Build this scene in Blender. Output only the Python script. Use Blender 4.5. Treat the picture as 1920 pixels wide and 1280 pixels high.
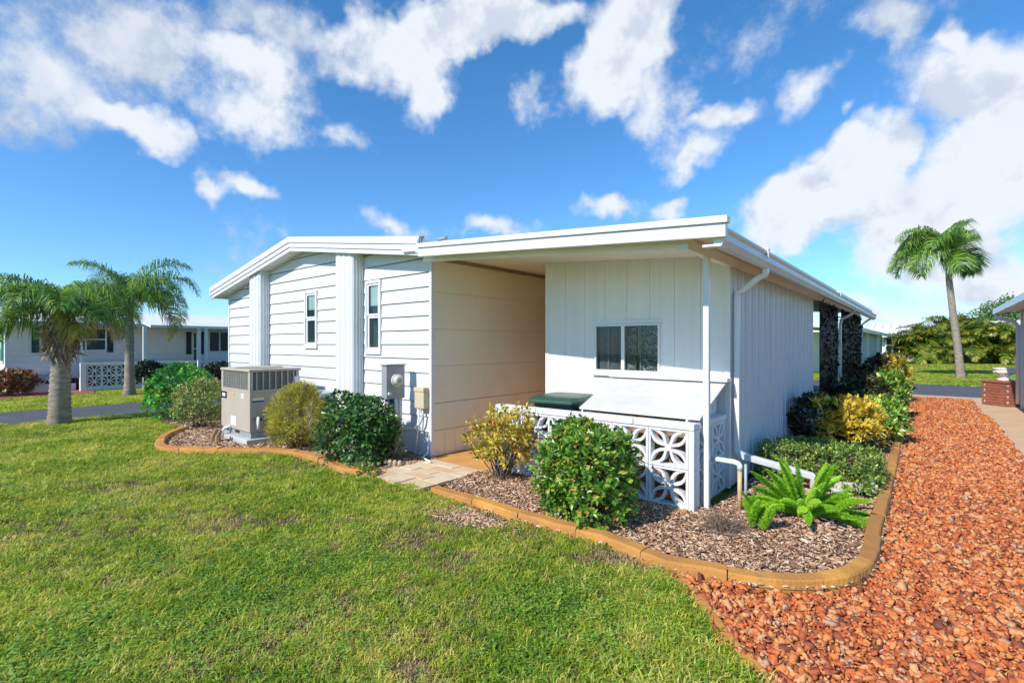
import bpy, bmesh, math, random
import numpy as np
from mathutils import Vector, Matrix, Euler, noise as mnoise

scene = bpy.context.scene
for o in list(bpy.data.objects):
    bpy.data.objects.remove(o, do_unlink=True)
PI = math.pi
R_ = math.radians

# ------------------------------------------------------------------ camera
FPX, CU, HV, CAMH = 930.5, 960.0, 645.0, 1.6       # focal length in photo pixels, centre column, horizon row, eye height
TH = math.atan(785 / 930.5)                         # camera turned to the left of the house's depth axis (+Y)
cT, sT = math.cos(TH), math.sin(TH)
cam_d = bpy.data.cameras.new('camera')
cam_d.sensor_fit = 'HORIZONTAL'
cam_d.sensor_width = 36.0
cam_d.lens = 36.0 * FPX / 1920.0
cam_d.shift_y = (HV - 640.0) / 1920.0
cam_d.clip_start = 0.05
cam_d.clip_end = 2000
cam = bpy.data.objects.new('camera', cam_d)
scene.collection.objects.link(cam)
cam.location = (0, 0, CAMH)
cam.rotation_euler = (PI / 2, 0, TH)
scene.camera = cam

def ray(u, v):
    a = (u - CU) / FPX
    return Vector((a * cT - sT, a * sT + cT, (HV - v) / FPX))
def G(u, v, z=0.0):                                  # pixel -> point on the level z
    d = ray(u, v); t = (z - CAMH) / d.z
    return Vector((d.x * t, d.y * t, z))
def XP(u, v, x):                                     # pixel -> point on the wall plane X = x
    d = ray(u, v); t = x / d.x
    return Vector((x, d.y * t, CAMH + d.z * t))
def YP(u, v, y):                                     # pixel -> point on the wall plane Y = y
    d = ray(u, v); t = y / d.y
    return Vector((d.x * t, y, CAMH + d.z * t))
def GD(u, depth, z=0.0):                             # column and distance -> point
    d = ray(u, HV); return Vector((d.x * depth, d.y * depth, z))

# ------------------------------------------------------------------ sun, sky, exposure
SUN_EL, SUN_AZ = R_(39.3), R_(8)                      # azimuth from -Y towards -X
L = Vector((math.sin(SUN_AZ) * math.cos(SUN_EL), math.cos(SUN_AZ) * math.cos(SUN_EL), -math.sin(SUN_EL)))
sun_d = bpy.data.lights.new('sun', 'SUN')
sun_d.energy = 4.5
sun_d.angle = R_(0.53)
sun_d.color = (1.0, 0.95, 0.87)
sun = bpy.data.objects.new('sun', sun_d)
scene.collection.objects.link(sun)
sun.rotation_euler = L.to_track_quat('-Z', 'Y').to_euler()
sun.location = (-10, -20, 30)

scene.view_settings.view_transform = 'Standard'
scene.view_settings.look = 'None'
scene.view_settings.gamma = 1.0
scene.view_settings.exposure = 0.25
scene.view_settings.use_curve_mapping = False

world = bpy.data.worlds.new('World')
scene.world = world
world.use_nodes = True
world.cycles.sampling_method = 'MANUAL'
world.cycles.sample_map_resolution = 256
wn, wl = world.node_tree.nodes, world.node_tree.links
wn.clear()
w_out = wn.new('ShaderNodeOutputWorld')
sky = wn.new('ShaderNodeTexSky')
sky.sky_type = 'NISHITA'
sky.sun_disc = False
sky.sun_elevation = SUN_EL
sky.sun_rotation = math.atan2(-L.x, -L.y)
sky.altitude = 0
sky.air_density = 1.0
sky.dust_density = 0.0
sky.ozone_density = 2.2
hsv = wn.new('ShaderNodeHueSaturation')
hsv.inputs['Saturation'].default_value = 1.12
hsv.inputs['Value'].default_value = 1.0
wl.new(sky.outputs[0], hsv.inputs['Color'])
bg_sky = wn.new('ShaderNodeBackground')
bg_sky.inputs[1].default_value = 0.13
skytint = wn.new('ShaderNodeMix'); skytint.data_type = 'RGBA'; skytint.blend_type = 'MULTIPLY'; skytint.inputs[0].default_value = 1.0
wl.new(hsv.outputs[0], skytint.inputs[6])
wl.new(skytint.outputs[2], bg_sky.inputs[0])

def wmath(op, a=None, b=None, c=None, clamp=False):
    n = wn.new('ShaderNodeMath'); n.operation = op; n.use_clamp = clamp
    for i, x in enumerate((a, b, c)):
        if x is None: continue
        if isinstance(x, (int, float)): n.inputs[i].default_value = x
        else: wl.new(x, n.inputs[i])
    return n.outputs[0]
def wnoise(vec, scale, detail, rough=0.55, dist=0.0):
    n = wn.new('ShaderNodeTexNoise'); n.noise_dimensions = '3D'
    n.inputs['Scale'].default_value = scale; n.inputs['Detail'].default_value = detail
    n.inputs['Roughness'].default_value = rough; n.inputs['Distortion'].default_value = dist
    wl.new(vec, n.inputs['Vector']); return n
tc = wn.new('ShaderNodeTexCoord')
sep = wn.new('ShaderNodeSeparateXYZ')
wl.new(tc.outputs['Generated'], sep.inputs[0])
az = wmath('ARCTAN2', sep.outputs[0], sep.outputs[1])
el = wmath('ARCSINE', sep.outputs[2])
elr = wn.new('ShaderNodeValToRGB'); ee = elr.color_ramp.elements
ee[0].position = 0.0; ee[0].color = (.62, .92, 1.30, 1); ee[1].position = 0.5; ee[1].color = (.55, 1.08, 1.28, 1)
_k = ee.new(.15); _k.color = (.66, 1.0, 1.28, 1)
wl.new(wmath('DIVIDE', el, 1.4), elr.inputs[0]); wl.new(elr.outputs[0], skytint.inputs[7])
com = wn.new('ShaderNodeCombineXYZ')
wl.new(az, com.inputs[0]); wl.new(el, com.inputs[1])
# flattened cloud-space for the turbulence, so that it is finer towards the horizon
warp = wnoise(tc.outputs['Generated'], 5.0, 4.0, 0.60)
wsub = wn.new('ShaderNodeVectorMath'); wsub.operation = 'SUBTRACT'
wl.new(warp.outputs['Color'], wsub.inputs[0]); wsub.inputs[1].default_value = (0.5, 0.5, 0.5)
wsc = wn.new('ShaderNodeVectorMath'); wsc.operation = 'SCALE'
wl.new(wsub.outputs[0], wsc.inputs[0]); wsc.inputs['Scale'].default_value = 0.20
wadd = wn.new('ShaderNodeVectorMath'); wadd.operation = 'ADD'
wl.new(com.outputs[0], wadd.inputs[0]); wl.new(wsc.outputs[0], wadd.inputs[1])
skyvec = wadd.outputs[0]
def azel(u, v):
    d = ray(u, v); return math.atan2(d.x, d.y), math.atan2(d.z, math.hypot(d.x, d.y))
def cloud_blob(u, v, ru, rv, rot_deg, wgt):
    """an elliptic cloud bank at a direction of the sky"""
    a0, e0 = azel(u, v)
    q = R_(rot_deg)
    a1, e1 = azel(u + ru * math.cos(q), v - ru * math.sin(q))
    a2, e2 = azel(u - rv * math.sin(q), v - rv * math.cos(q))
    l1 = math.hypot(a1 - a0, e1 - e0); l2 = math.hypot(a2 - a0, e2 - e0)
    m = wn.new('ShaderNodeMapping'); m.vector_type = 'TEXTURE'
    m.inputs['Location'].default_value = (a0, e0, 0)
    m.inputs['Rotation'].default_value = (0, 0, math.atan2(e1 - e0, a1 - a0))
    m.inputs['Scale'].default_value = (l1, l2, 1)
    wl.new(skyvec, m.inputs['Vector'])
    ln = wn.new('ShaderNodeVectorMath'); ln.operation = 'LENGTH'
    wl.new(m.outputs[0], ln.inputs[0])
    return wmath('MULTIPLY', wmath('SUBTRACT', 1.0, ln.outputs['Value']), wgt)
def blob_max(lst):
    cur = None
    for b in lst:
        o = cloud_blob(*b)
        cur = o if cur is None else wmath('SMOOTH_MAX', cur, o, 0.25)
    return cur
WHITE = [(770, 85, 190, 100, 8, 1.35), (900, 45, 190, 100, 12, 1.3), (800, 170, 60, 65, 0, .8), (1040, 20, 120, 50, 0, .7),
         (1180, 95, 210, 85, 52, 1.6), (1230, 200, 80, 110, 20, .5), (1010, 210, 45, 70, -20, .55),
         (480, 150, 130, 85, -15, .75), (500, 225, 160, 75, -12, .7), (620, 270, 110, 45, -20, .6),
         (400, 375, 38, 60, 10, .85), (455, 350, 75, 32, -8, .8),
         (250, 220, 140, 48, -38, 1.0), (120, 120, 120, 40, -35, .7),
         (1490, 195, 115, 48, 30, .75), (1340, 240, 90, 42, 12, .7), (1290, 300, 75, 40, 12, .7), (1285, 210, 45, 70, -20, .45),
         (1840, 90, 45, 50, 0, .8), (1860, 200, 200, 120, 15, 1.35), (1630, 310, 130, 80, 30, 1.5), (1540, 400, 210, 85, 8, 1.7),
         (1830, 340, 250, 150, 0, 1.3), (1740, 450, 280, 110, 0, 1.2), (1880, 520, 200, 110, 0, .8),
         (1130, 395, 60, 32, 0, .75), (1240, 385, 75, 30, 5, .7), (930, 425, 110, 26, -5, .45), (740, 432, 80, 22, -5, .4),
         (1590, 225, 28, 28, 0, .5), (1670, 605, 120, 45, 0, .5)]
GREY = [(230, 60, 270, 120, -8, .72), (110, 130, 220, 110, -25, .62), (480, 50, 110, 90, 0, .5), (60, 230, 170, 80, -30, .45),
        (1675, 50, 130, 75, 0, .75), (1700, 380, 220, 130, 0, .5), (1215, 150, 120, 60, 55, .35)]
fw = blob_max(WHITE)
fg = blob_max(GREY)
fbm = wnoise(tc.outputs['Generated'], 7.0, 8.0, 0.64)
fb = wmath('MULTIPLY', wmath('SUBTRACT', fbm.outputs['Fac'], 0.5), 1.7)
big = wnoise(tc.outputs['Generated'], 1.9, 3.0, 0.5)
amb = wmath('MULTIPLY', wmath('SUBTRACT', big.outputs['Fac'], 0.66), 2.2)      # scattered clouds over the whole sky
field = wmath('MAXIMUM', wmath('MAXIMUM', fw, fg), amb)
dens = wmath('ADD', field, fb)
def wsmooth(x, lo, hi):
    n = wn.new('ShaderNodeMapRange'); n.interpolation_type = 'SMOOTHSTEP'
    n.inputs['From Min'].default_value = lo; n.inputs['From Max'].default_value = hi
    wl.new(x, n.inputs['Value']); return n.outputs[0]
alpha = wmath('MULTIPLY', wsmooth(dens, 0.0, 0.58), 0.98)
gr = wsmooth(wmath('SUBTRACT', wmath('ADD', fg, wmath('MULTIPLY', fb, 0.6)), fw), -0.35, 0.45)
voff = wn.new('ShaderNodeVectorMath'); voff.operation = 'ADD'; voff.inputs[1].default_value = (-.018, -.012, .034)
wl.new(tc.outputs['Generated'], voff.inputs[0])
fbm2 = wnoise(voff.outputs[0], 7.0, 4.0, 0.6)                                     # the same clouds a step nearer the sun: their lit and shaded sides
gr2 = wmath('MULTIPLY', wsmooth(wmath('SUBTRACT', fbm2.outputs['Fac'], fbm.outputs['Fac']), -0.02, 0.16), 0.62)
emb = wsmooth(wmath('SUBTRACT', fbm2.outputs['Fac'], fbm.outputs['Fac']), -0.16, 0.12)
gmix = wmath('MAXIMUM', wmath('MULTIPLY', gr, wmath('ADD', 0.35, wmath('MULTIPLY', emb, 0.75))), gr2, clamp=True)
ccol = wn.new('ShaderNodeMix'); ccol.data_type = 'RGBA'
ccol.inputs[6].default_value = (0.88, 0.93, 1.0, 1)
ccol.inputs[7].default_value = (0.50, 0.60, 0.76, 1)
wl.new(gmix, ccol.inputs[0])
bg_cl = wn.new('ShaderNodeBackground')
bg_cl.inputs[1].default_value = 0.84
wl.new(ccol.outputs[2], bg_cl.inputs[0])
wmix = wn.new('ShaderNodeMixShader')
wl.new(alpha, wmix.inputs[0]); wl.new(bg_sky.outputs[0], wmix.inputs[1]); wl.new(bg_cl.outputs[0], wmix.inputs[2])
wl.new(wmix.outputs[0], w_out.inputs[0])

# ------------------------------------------------------------------ helpers
COL = scene.collection
def tag(o, label=None, cat=None, group=None, kind=None):
    if label: o['label'] = label
    if cat: o['category'] = cat
    if group: o['group'] = group
    if kind: o['kind'] = kind
    return o
def thing(name, label, cat, loc=(0, 0, 0), rz=0.0, group=None):
    o = bpy.data.objects.new(name, None); COL.objects.link(o)
    o.empty_display_size = 0.1
    o.location = loc; o.rotation_euler = (0, 0, rz)
    return tag(o, label, cat, group)
def link_mesh(name, me, mat, parent=None):
    o = bpy.data.objects.new(name, me); COL.objects.link(o)
    if mat is not None and len(me.materials) == 0:
        me.materials.append(mat)
    if parent is not None: o.parent = parent
    return o
def copy_tree(o, parent=None):
    c = o.copy(); COL.objects.link(c)
    if parent is not None: c.parent = parent
    for ch in list(o.children): copy_tree(ch, c)
    return c

class MB:
    """collects shapes of ONE part and links them as one mesh"""
    def __init__(s): s.v = []; s.f = []
    def add(s, vs, fs):
        b = len(s.v); s.v += [tuple(p) for p in vs]; s.f += [tuple(i + b for i in f) for f in fs]; return s
    def box(s, x0, y0, z0, x1, y1, z1):
        return s.add([(x0, y0, z0), (x1, y0, z0), (x1, y1, z0), (x0, y1, z0), (x0, y0, z1), (x1, y0, z1), (x1, y1, z1), (x0, y1, z1)],
                     [(0, 3, 2, 1), (4, 5, 6, 7), (0, 1, 5, 4), (1, 2, 6, 5), (2, 3, 7, 6), (3, 0, 4, 7)])
    def mbox(s, size, M):
        x, y, z = (k / 2 for k in size)
        vs = [M @ Vector(p) for p in ((-x, -y, -z), (x, -y, -z), (x, y, -z), (-x, y, -z), (-x, -y, z), (x, -y, z), (x, y, z), (-x, y, z))]
        return s.add(vs, [(0, 3, 2, 1), (4, 5, 6, 7), (0, 1, 5, 4), (1, 2, 6, 5), (2, 3, 7, 6), (3, 0, 4, 7)])
    def prism(s, A, B):
        """two matching polygons (lists of 3-D points) closed into a solid"""
        n = len(A)
        s.add(list(A) + list(B), [tuple(reversed(range(n))), tuple(range(n, 2 * n))] +
              [(i, (i + 1) % n, n + (i + 1) % n, n + i) for i in range(n)])
        return s
    def tube(s, pts, r, n=8, caps=True, r_end=None):
        pts = [Vector(p) for p in pts]; m = len(pts); rings = []
        up = Vector((0, 0, 1)); last = None
        for i, p in enumerate(pts):
            t = (pts[min(i + 1, m - 1)] - pts[max(i - 1, 0)]).normalized()
            a = last if last is not None else (up if abs(t.z) < .9 else Vector((1, 0, 0)))
            a = (a - t * a.dot(t)).normalized(); last = a
            b = t.cross(a)
            if isinstance(r, (list, tuple)): rr = r[i]
            else: rr = r if r_end is None else r + (r_end - r) * i / (m - 1)
            rings.append([p + (a * math.cos(2 * PI * k / n) + b * math.sin(2 * PI * k / n)) * rr for k in range(n)])
        vs = [q for rg in rings for q in rg]
        fs = [(i * n + k, i * n + (k + 1) % n, (i + 1) * n + (k + 1) % n, (i + 1) * n + k) for i in range(m - 1) for k in range(n)]
        if caps: fs += [tuple(reversed(range(n))), tuple((m - 1) * n + k for k in range(n))]
        return s.add(vs, fs)
    def rect_tube(s, pts, w, h):
        """rectangular pipe along a polyline"""
        pts = [Vector(p) for p in pts]; m = len(pts); rings = []; last = None
        for i, p in enumerate(pts):
            t = (pts[min(i + 1, m - 1)] - pts[max(i - 1, 0)]).normalized()
            a = last if last is not None else (Vector((0, 1, 0)) if abs(t.y) < .9 else Vector((1, 0, 0)))
            a = (a - t * a.dot(t)).normalized(); last = a; b = t.cross(a)
            rings += [p + a * x * w / 2 + b * y * h / 2 for x, y in ((-1, -1), (1, -1), (1, 1), (-1, 1))]
        fs = [(i * 4 + k, i * 4 + (k + 1) % 4, (i + 1) * 4 + (k + 1) % 4, (i + 1) * 4 + k) for i in range(m - 1) for k in range(4)]
        fs += [(3, 2, 1, 0), tuple((m - 1) * 4 + k for k in range(4))]
        return s.add(rings, fs)
    def lathe(s, prof, n=16, M=None):
        vs = []
        for r, z in prof:
            for k in range(n):
                p = Vector((r * math.cos(2 * PI * k / n), r * math.sin(2 * PI * k / n), z))
                vs.append(M @ p if M else p)
        m = len(prof)
        fs = [(i * n + k, i * n + (k + 1) % n, (i + 1) * n + (k + 1) % n, (i + 1) * n + k) for i in range(m - 1) for k in range(n)]
        fs += [tuple(reversed(range(n))), tuple((m - 1) * n + k for k in range(n))]
        return s.add(vs, fs)
    def mesh(s, name):
        me = bpy.data.meshes.new(name); me.from_pydata(s.v, [], s.f); me.update(); return me
    def build(s, name, mat, parent=None, bevel=0.0, smooth=False):
        me = s.mesh(name)
        bm = bmesh.new(); bm.from_mesh(me); bmesh.ops.recalc_face_normals(bm, faces=bm.faces[:]); bm.to_mesh(me); bm.free()
        if smooth: me.polygons.foreach_set('use_smooth', [True] * len(me.polygons))
        o = link_mesh(name, me, mat, parent)
        if bevel:
            b = o.modifiers.new('bevel', 'BEVEL'); b.width = bevel; b.segments = 2; b.limit_method = 'ANGLE'; b.angle_limit = R_(40)
            b.harden_normals = False
        return o
def tri_mesh(name, V, F, smooth=False):
    me = bpy.data.meshes.new(name)
    V = np.asarray(V, dtype=np.float32); F = np.asarray(F, dtype=np.int32)
    me.vertices.add(len(V)); me.vertices.foreach_set('co', V.ravel())
    me.loops.add(F.size); me.loops.foreach_set('vertex_index', F.ravel())
    me.polygons.add(len(F)); me.polygons.foreach_set('loop_start', np.arange(len(F), dtype=np.int32) * F.shape[1])
    if smooth: me.polygons.foreach_set('use_smooth', np.ones(len(F), dtype=bool))
    me.update(calc_edges=True); return me

# ------------------------------------------------------------------ materials
def new_mat(name):
    m = bpy.data.materials.new(name); m.use_nodes = True
    nt = m.node_tree; nt.nodes.clear()
    out = nt.nodes.new('ShaderNodeOutputMaterial'); b = nt.nodes.new('ShaderNodeBsdfPrincipled')
    nt.links.new(b.outputs[0], out.inputs[0])
    return m, nt, b, out
def ramp_node(nt, stops):
    r = nt.nodes.new('ShaderNodeValToRGB'); e = r.color_ramp.elements
    while len(e) > 1: e.remove(e[-1])
    e[0].position = stops[0][0]; e[0].color = (*stops[0][1], 1)
    for p, c in stops[1:]:
        k = e.new(p); k.color = (*c, 1)
    return r
def paint(name, col, rough=0.5, var=0.08, scale=3.0, bump=0.15, bscale=40.0, metal=0.0, dirt=None, dirt_amt=0.0, stretch=(1, 1, 1), spec=0.5, detail=6.0, objvar=None):
    """plain surface with uneven tone, fine relief and optional dirt in patches"""
    m, nt, b, out = new_mat(name)
    geo = nt.nodes.new('ShaderNodeNewGeometry')
    mp = nt.nodes.new('ShaderNodeMapping'); mp.inputs['Scale'].default_value = stretch
    nt.links.new(geo.outputs['Position'], mp.inputs['Vector'])
    n1 = nt.nodes.new('ShaderNodeTexNoise'); n1.inputs['Scale'].default_value = scale; n1.inputs['Detail'].default_value = detail
    nt.links.new(mp.outputs[0], n1.inputs['Vector'])
    lo = tuple(c * (1 - var) for c in col); hi = tuple(min(1, c * (1 + var * .6)) for c in col)
    r = ramp_node(nt, [(.3, lo), (.7, hi)]); nt.links.new(n1.outputs['Fac'], r.inputs[0])
    last = r.outputs[0]
    if dirt:
        n3 = nt.nodes.new('ShaderNodeTexNoise'); n3.inputs['Scale'].default_value = scale * 2.3; n3.inputs['Detail'].default_value = 9; n3.inputs['Roughness'].default_value = .7
        nt.links.new(mp.outputs[0], n3.inputs['Vector'])
        mr = nt.nodes.new('ShaderNodeMapRange'); mr.inputs['From Min'].default_value = .5; mr.inputs['From Max'].default_value = .78
        mr.inputs['To Max'].default_value = dirt_amt
        nt.links.new(n3.outputs['Fac'], mr.inputs['Value'])
        mx = nt.nodes.new('ShaderNodeMix'); mx.data_type = 'RGBA'
        nt.links.new(mr.outputs[0], mx.inputs[0]); nt.links.new(last, mx.inputs[6]); mx.inputs[7].default_value = (*dirt, 1)
        last = mx.outputs[2]
    if objvar:                                                        # each cast piece a little different
        oi = nt.nodes.new('ShaderNodeObjectInfo'); mo = nt.nodes.new('ShaderNodeMix'); mo.data_type = 'RGBA'
        pw = nt.nodes.new('ShaderNodeMath'); pw.operation = 'POWER'; nt.links.new(oi.outputs['Random'], pw.inputs[0]); pw.inputs[1].default_value = 1.6
        nt.links.new(pw.outputs[0], mo.inputs[0]); nt.links.new(last, mo.inputs[6]); mo.inputs[7].default_value = (*objvar, 1); last = mo.outputs[2]
    nt.links.new(last, b.inputs['Base Color'])
    b.inputs['Roughness'].default_value = rough; b.inputs['Metallic'].default_value = metal
    b.inputs['Specular IOR Level'].default_value = spec
    if bump:
        n2 = nt.nodes.new('ShaderNodeTexNoise'); n2.inputs['Scale'].default_value = bscale; n2.inputs['Detail'].default_value = 4
        nt.links.new(mp.outputs[0], n2.inputs['Vector'])
        bp = nt.nodes.new('ShaderNodeBump'); bp.inputs['Strength'].default_value = bump; bp.inputs['Distance'].default_value = 0.01
        nt.links.new(n2.outputs['Fac'], bp.inputs['Height']); nt.links.new(bp.outputs[0], b.inputs['Normal'])
    return m
def leaf_mat(name, stops, rough=0.42, trans=0.3, by='island', tcol=None, pos_scale=0.0, gain=1.0, spec=0.5, kr=(.55, .22), kn=(1.5, -.75)):
    """foliage: each leaf its own tone, some light passing through"""
    m, nt, b, out = new_mat(name)
    if by == 'island':
        g = nt.nodes.new('ShaderNodeNewGeometry'); src = g.outputs['Random Per Island']
    else:
        g = nt.nodes.new('ShaderNodeObjectInfo'); src = g.outputs['Random']
    if pos_scale:
        ge = nt.nodes.new('ShaderNodeNewGeometry')
        nz = nt.nodes.new('ShaderNodeTexNoise'); nz.inputs['Scale'].default_value = pos_scale; nz.inputs['Detail'].default_value = 5
        nt.links.new(ge.outputs['Position'], nz.inputs['Vector'])
        ma = nt.nodes.new('ShaderNodeMath'); ma.operation = 'MULTIPLY_ADD'
        nt.links.new(nz.outputs['Fac'], ma.inputs[0]); ma.inputs[1].default_value = kn[0]; ma.inputs[2].default_value = kn[1]
        mb_ = nt.nodes.new('ShaderNodeMath'); mb_.operation = 'MULTIPLY_ADD'
        nt.links.new(src, mb_.inputs[0]); mb_.inputs[1].default_value = kr[0]; mb_.inputs[2].default_value = kr[1]
        mc = nt.nodes.new('ShaderNodeMath'); mc.operation = 'ADD'; mc.use_clamp = True
        nt.links.new(ma.outputs[0], mc.inputs[0]); nt.links.new(mb_.outputs[0], mc.inputs[1]); src = mc.outputs[0]
    r = ramp_node(nt, [(p_, tuple(min(.75, c_ * gain) for c_ in col_)) for p_, col_ in stops]); nt.links.new(src, r.inputs[0])
    nt.links.new(r.outputs[0], b.inputs['Base Color'])
    b.inputs['Roughness'].default_value = rough; b.inputs['Specular IOR Level'].default_value = spec
    tr = nt.nodes.new('ShaderNodeBsdfTranslucent')
    hs = nt.nodes.new('ShaderNodeHueSaturation'); hs.inputs['Value'].default_value = 1.5; hs.inputs['Hue'].default_value = 0.485
    nt.links.new(r.outputs[0], hs.inputs['Color']); nt.links.new(hs.outputs[0], tr.inputs[0])
    mx = nt.nodes.new('ShaderNodeMixShader'); mx.inputs[0].default_value = trans
    nt.links.new(b.outputs[0], mx.inputs[1]); nt.links.new(tr.outputs[0], mx.inputs[2])
    nt.links.new(mx.outputs[0], out.inputs[0])
    return m
def glass_mat(name, col=(0.02, 0.03, 0.04), rough=0.06):
    m, nt, b, out = new_mat(name)
    b.inputs['Base Color'].default_value = (*col, 1); b.inputs['Roughness'].default_value = rough
    b.inputs['Specular IOR Level'].default_value = 0.8
    return m
def clear_glass(name):
    m, nt, b, out = new_mat(name)
    t = nt.nodes.new('ShaderNodeBsdfTransparent'); t.inputs[0].default_value = (.75, .80, .82, 1)
    gl = nt.nodes.new('ShaderNodeBsdfGlossy'); gl.inputs['Roughness'].default_value = .03
    fr = nt.nodes.new('ShaderNodeFresnel'); fr.inputs[0].default_value = 1.5
    mx = nt.nodes.new('ShaderNodeMixShader')
    nt.links.new(fr.outputs[0], mx.inputs[0]); nt.links.new(t.outputs[0], mx.inputs[1]); nt.links.new(gl.outputs[0], mx.inputs[2])
    nt.links.new(mx.outputs[0], out.inputs[0])
    return m

M_SIDING = paint('white_siding_paint', (.67, .675, .68), .45, .05, 1.2, .25, 90, dirt=(.52, .52, .50), dirt_amt=.30, stretch=(1, 1, 3))
M_TRIM = paint('white_trim_paint', (.74, .74, .74), .4, .04, 2.0, .08, 60, dirt=(.6, .58, .53), dirt_amt=.15)
M_METAL_W = paint('white_aluminium', (.74, .745, .75), .32, .04, 2.5, .05, 30, dirt=(.58, .56, .52), dirt_amt=.14)
M_PANEL = paint('carport_wall_paint', (.86, .76, .60), .6, .05, 1.0, .15, 60, dirt=(.55, .48, .42), dirt_amt=.22)
M_CEIL = paint('carport_ceiling', (.86, .81, .70), .55, .06, 1.5, .06, 30, dirt=(.55, .48, .38), dirt_amt=.2)
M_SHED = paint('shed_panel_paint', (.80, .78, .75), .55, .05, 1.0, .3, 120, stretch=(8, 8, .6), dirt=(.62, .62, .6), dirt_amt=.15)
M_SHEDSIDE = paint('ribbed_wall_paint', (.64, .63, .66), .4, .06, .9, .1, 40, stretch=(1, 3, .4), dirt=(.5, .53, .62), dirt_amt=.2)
M_BLOCK = paint('white_block_paint', (.73, .735, .74), .7, .06, 6, .5, 70, dirt=(.50, .48, .44), dirt_amt=.35)
M_LID = paint('bin_lid_paint', (.61, .605, .60), .6, .07, 2.5, .2, 60, dirt=(.42, .41, .39), dirt_amt=.4)
M_GROOVE = paint('dark_gap', (.06, .06, .06), .8, .1, 5, 0)
M_ROOF = paint('white_roof_coating', (.75, .75, .75), .6, .06, 1.0, .2, 30)
M_GREY_METAL = paint('grey_enclosure', (.30, .31, .32), .45, .08, 4, .08, 60, dirt=(.2, .2, .2), dirt_amt=.25)
M_AC = paint('taupe_cabinet', (.47, .40, .33), .45, .06, 3, .08, 50, dirt=(.33, .29, .25), dirt_amt=.3)
M_AC_DARK = paint('coil_dark', (.07, .065, .06), .6, .2, 20, 0)
M_AC_GRILL = paint('grille_wire', (.40, .37, .33), .5, .1, 10, 0)
M_CONC = paint('grey_concrete', (.50, .50, .47), .85, .12, 4, .5, 60, dirt=(.3, .29, .26), dirt_amt=.4)
M_CURB = paint('stained_curb', (.56, .265, .05), .85, .30, 3.2, .8, 45, dirt=(.28, .16, .08), dirt_amt=.9, objvar=(.40, .17, .05))
M_PAVER = paint('worn_paver', (.70, .56, .39), .85, .16, 5, .4, 50, dirt=(.62, .33, .14), dirt_amt=.7, objvar=(.62, .40, .22))
M_SLAB = paint('orange_slab', (.60, .30, .085), .75, .15, 2.5, .3, 40, dirt=(.7, .45, .22), dirt_amt=.5)
M_TANBOX = paint('tan_plastic', (.60, .50, .34), .5, .06, 5, .05, 40)
M_PVC = paint('white_pvc', (.78, .78, .77), .35, .05, 5, .03, 30, dirt=(.55, .5, .42), dirt_amt=.3)
M_CART = paint('green_plastic', (.030, .085, .062), .38, .15, 3, .1, 120)
M_CARTB = paint('dark_green_plastic', (.022, .055, .042), .5, .15, 3, .1, 120)
M_BLACK = paint('black_rubber', (.025, .025, .025), .6, .2, 5, .1, 60)
M_BLUE = paint('blue_print', (.03, .10, .36), .5, .1, 5, 0)
M_WOOD = paint('weathered_wood', (.33, .20, .11), .85, .25, 8, .5, 60, stretch=(3, 3, .6))
M_BOARD = paint('worn_white_board', (.62, .57, .48), .75, .15, 6, .3, 60, dirt=(.42, .30, .18), dirt_amt=.6)
M_STICK = paint('sticker_white', (.75, .75, .73), .5, .05, 5, 0)
M_STICK_B = paint('sticker_blue', (.05, .07, .28), .5, .05, 5, 0)
M_STICK_O = paint('sticker_orange', (.75, .38, .12), .5, .05, 5, 0)
M_STICK_K = paint('badge_black', (.02, .02, .02), .6, .05, 5, 0, spec=.2)
M_DIALFACE = paint('meter_face', (.72, .71, .60), .3, .05, 5, 0)
M_GLASS = glass_mat('window_glass', (.045, .085, .095), .05)
M_GLASSD = glass_mat('dark_window_glass', (.015, .017, .022), .08)
M_CLEAR = clear_glass('clear_glass')
M_BLIND = paint('pale_blind', (.55, .68, .66), .7, .08, 3, .0)
M_ASPH = paint('asphalt', (.085, .088, .10), .85, .12, .6, .6, 120, dirt=(.13, .13, .135), dirt_amt=.5)
M_SOIL = paint('soil_thatch', (.17, .13, .06), .95, .3, 5, .6, 60, dirt=(.30, .19, .10), dirt_amt=.6)
M_BARK = paint('palm_bark', (.33, .27, .21), .9, .4, 5, .8, 30, stretch=(1, 1, 4), dirt=(.10, .08, .065), dirt_amt=.85)
M_STEM = paint('twig_bark', (.17, .12, .08), .9, .25, 10, .3, 60)
M_DEADFROND = leaf_mat('dead_frond', [(0, (.20, .12, .07)), (.5, (.36, .24, .15)), (1, (.50, .38, .26))], .7, .15)
M_URN = paint('white_urn', (.76, .74, .70), .6, .08, 8, .3, 50, dirt=(.4, .38, .33), dirt_amt=.4)
M_BRICK = paint('red_brick', (.33, .10, .06), .85, .22, 9, .5, 60, dirt=(.45, .22, .15), dirt_amt=.5)
M_MORTAR = paint('mortar', (.50, .42, .36), .9, .1, 9, .3, 60)
M_NB_WALL = paint('neighbour_siding', (.80, .70, .68), .6, .05, 1, .1, 40)
M_NB_WHITE = paint('neighbour_white', (.74, .74, .74), .55, .05, 1, .1, 40)
M_SHUTTER_G = paint('green_shutter', (.015, .06, .045), .5, .1, 5, .1, 40)
M_SHUTTER_K = paint('black_shutter', (.018, .018, .024), .5, .1, 5, .1, 40)
M_FASC_BLUE = paint('blue_grey_fascia', (.40, .47, .52), .5, .05, 2, .05, 30)
M_REDMULCH = paint('red_mulch', (.34, .10, .07), .95, .3, 12, .6, 60)
M_PATHTAN = paint('tan_path', (.62, .42, .25), .85, .12, 2, .4, 50, dirt=(.5, .3, .16), dirt_amt=.5)
M_TEALWIN = glass_mat('teal_window', (.05, .25, .30), .1)
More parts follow.
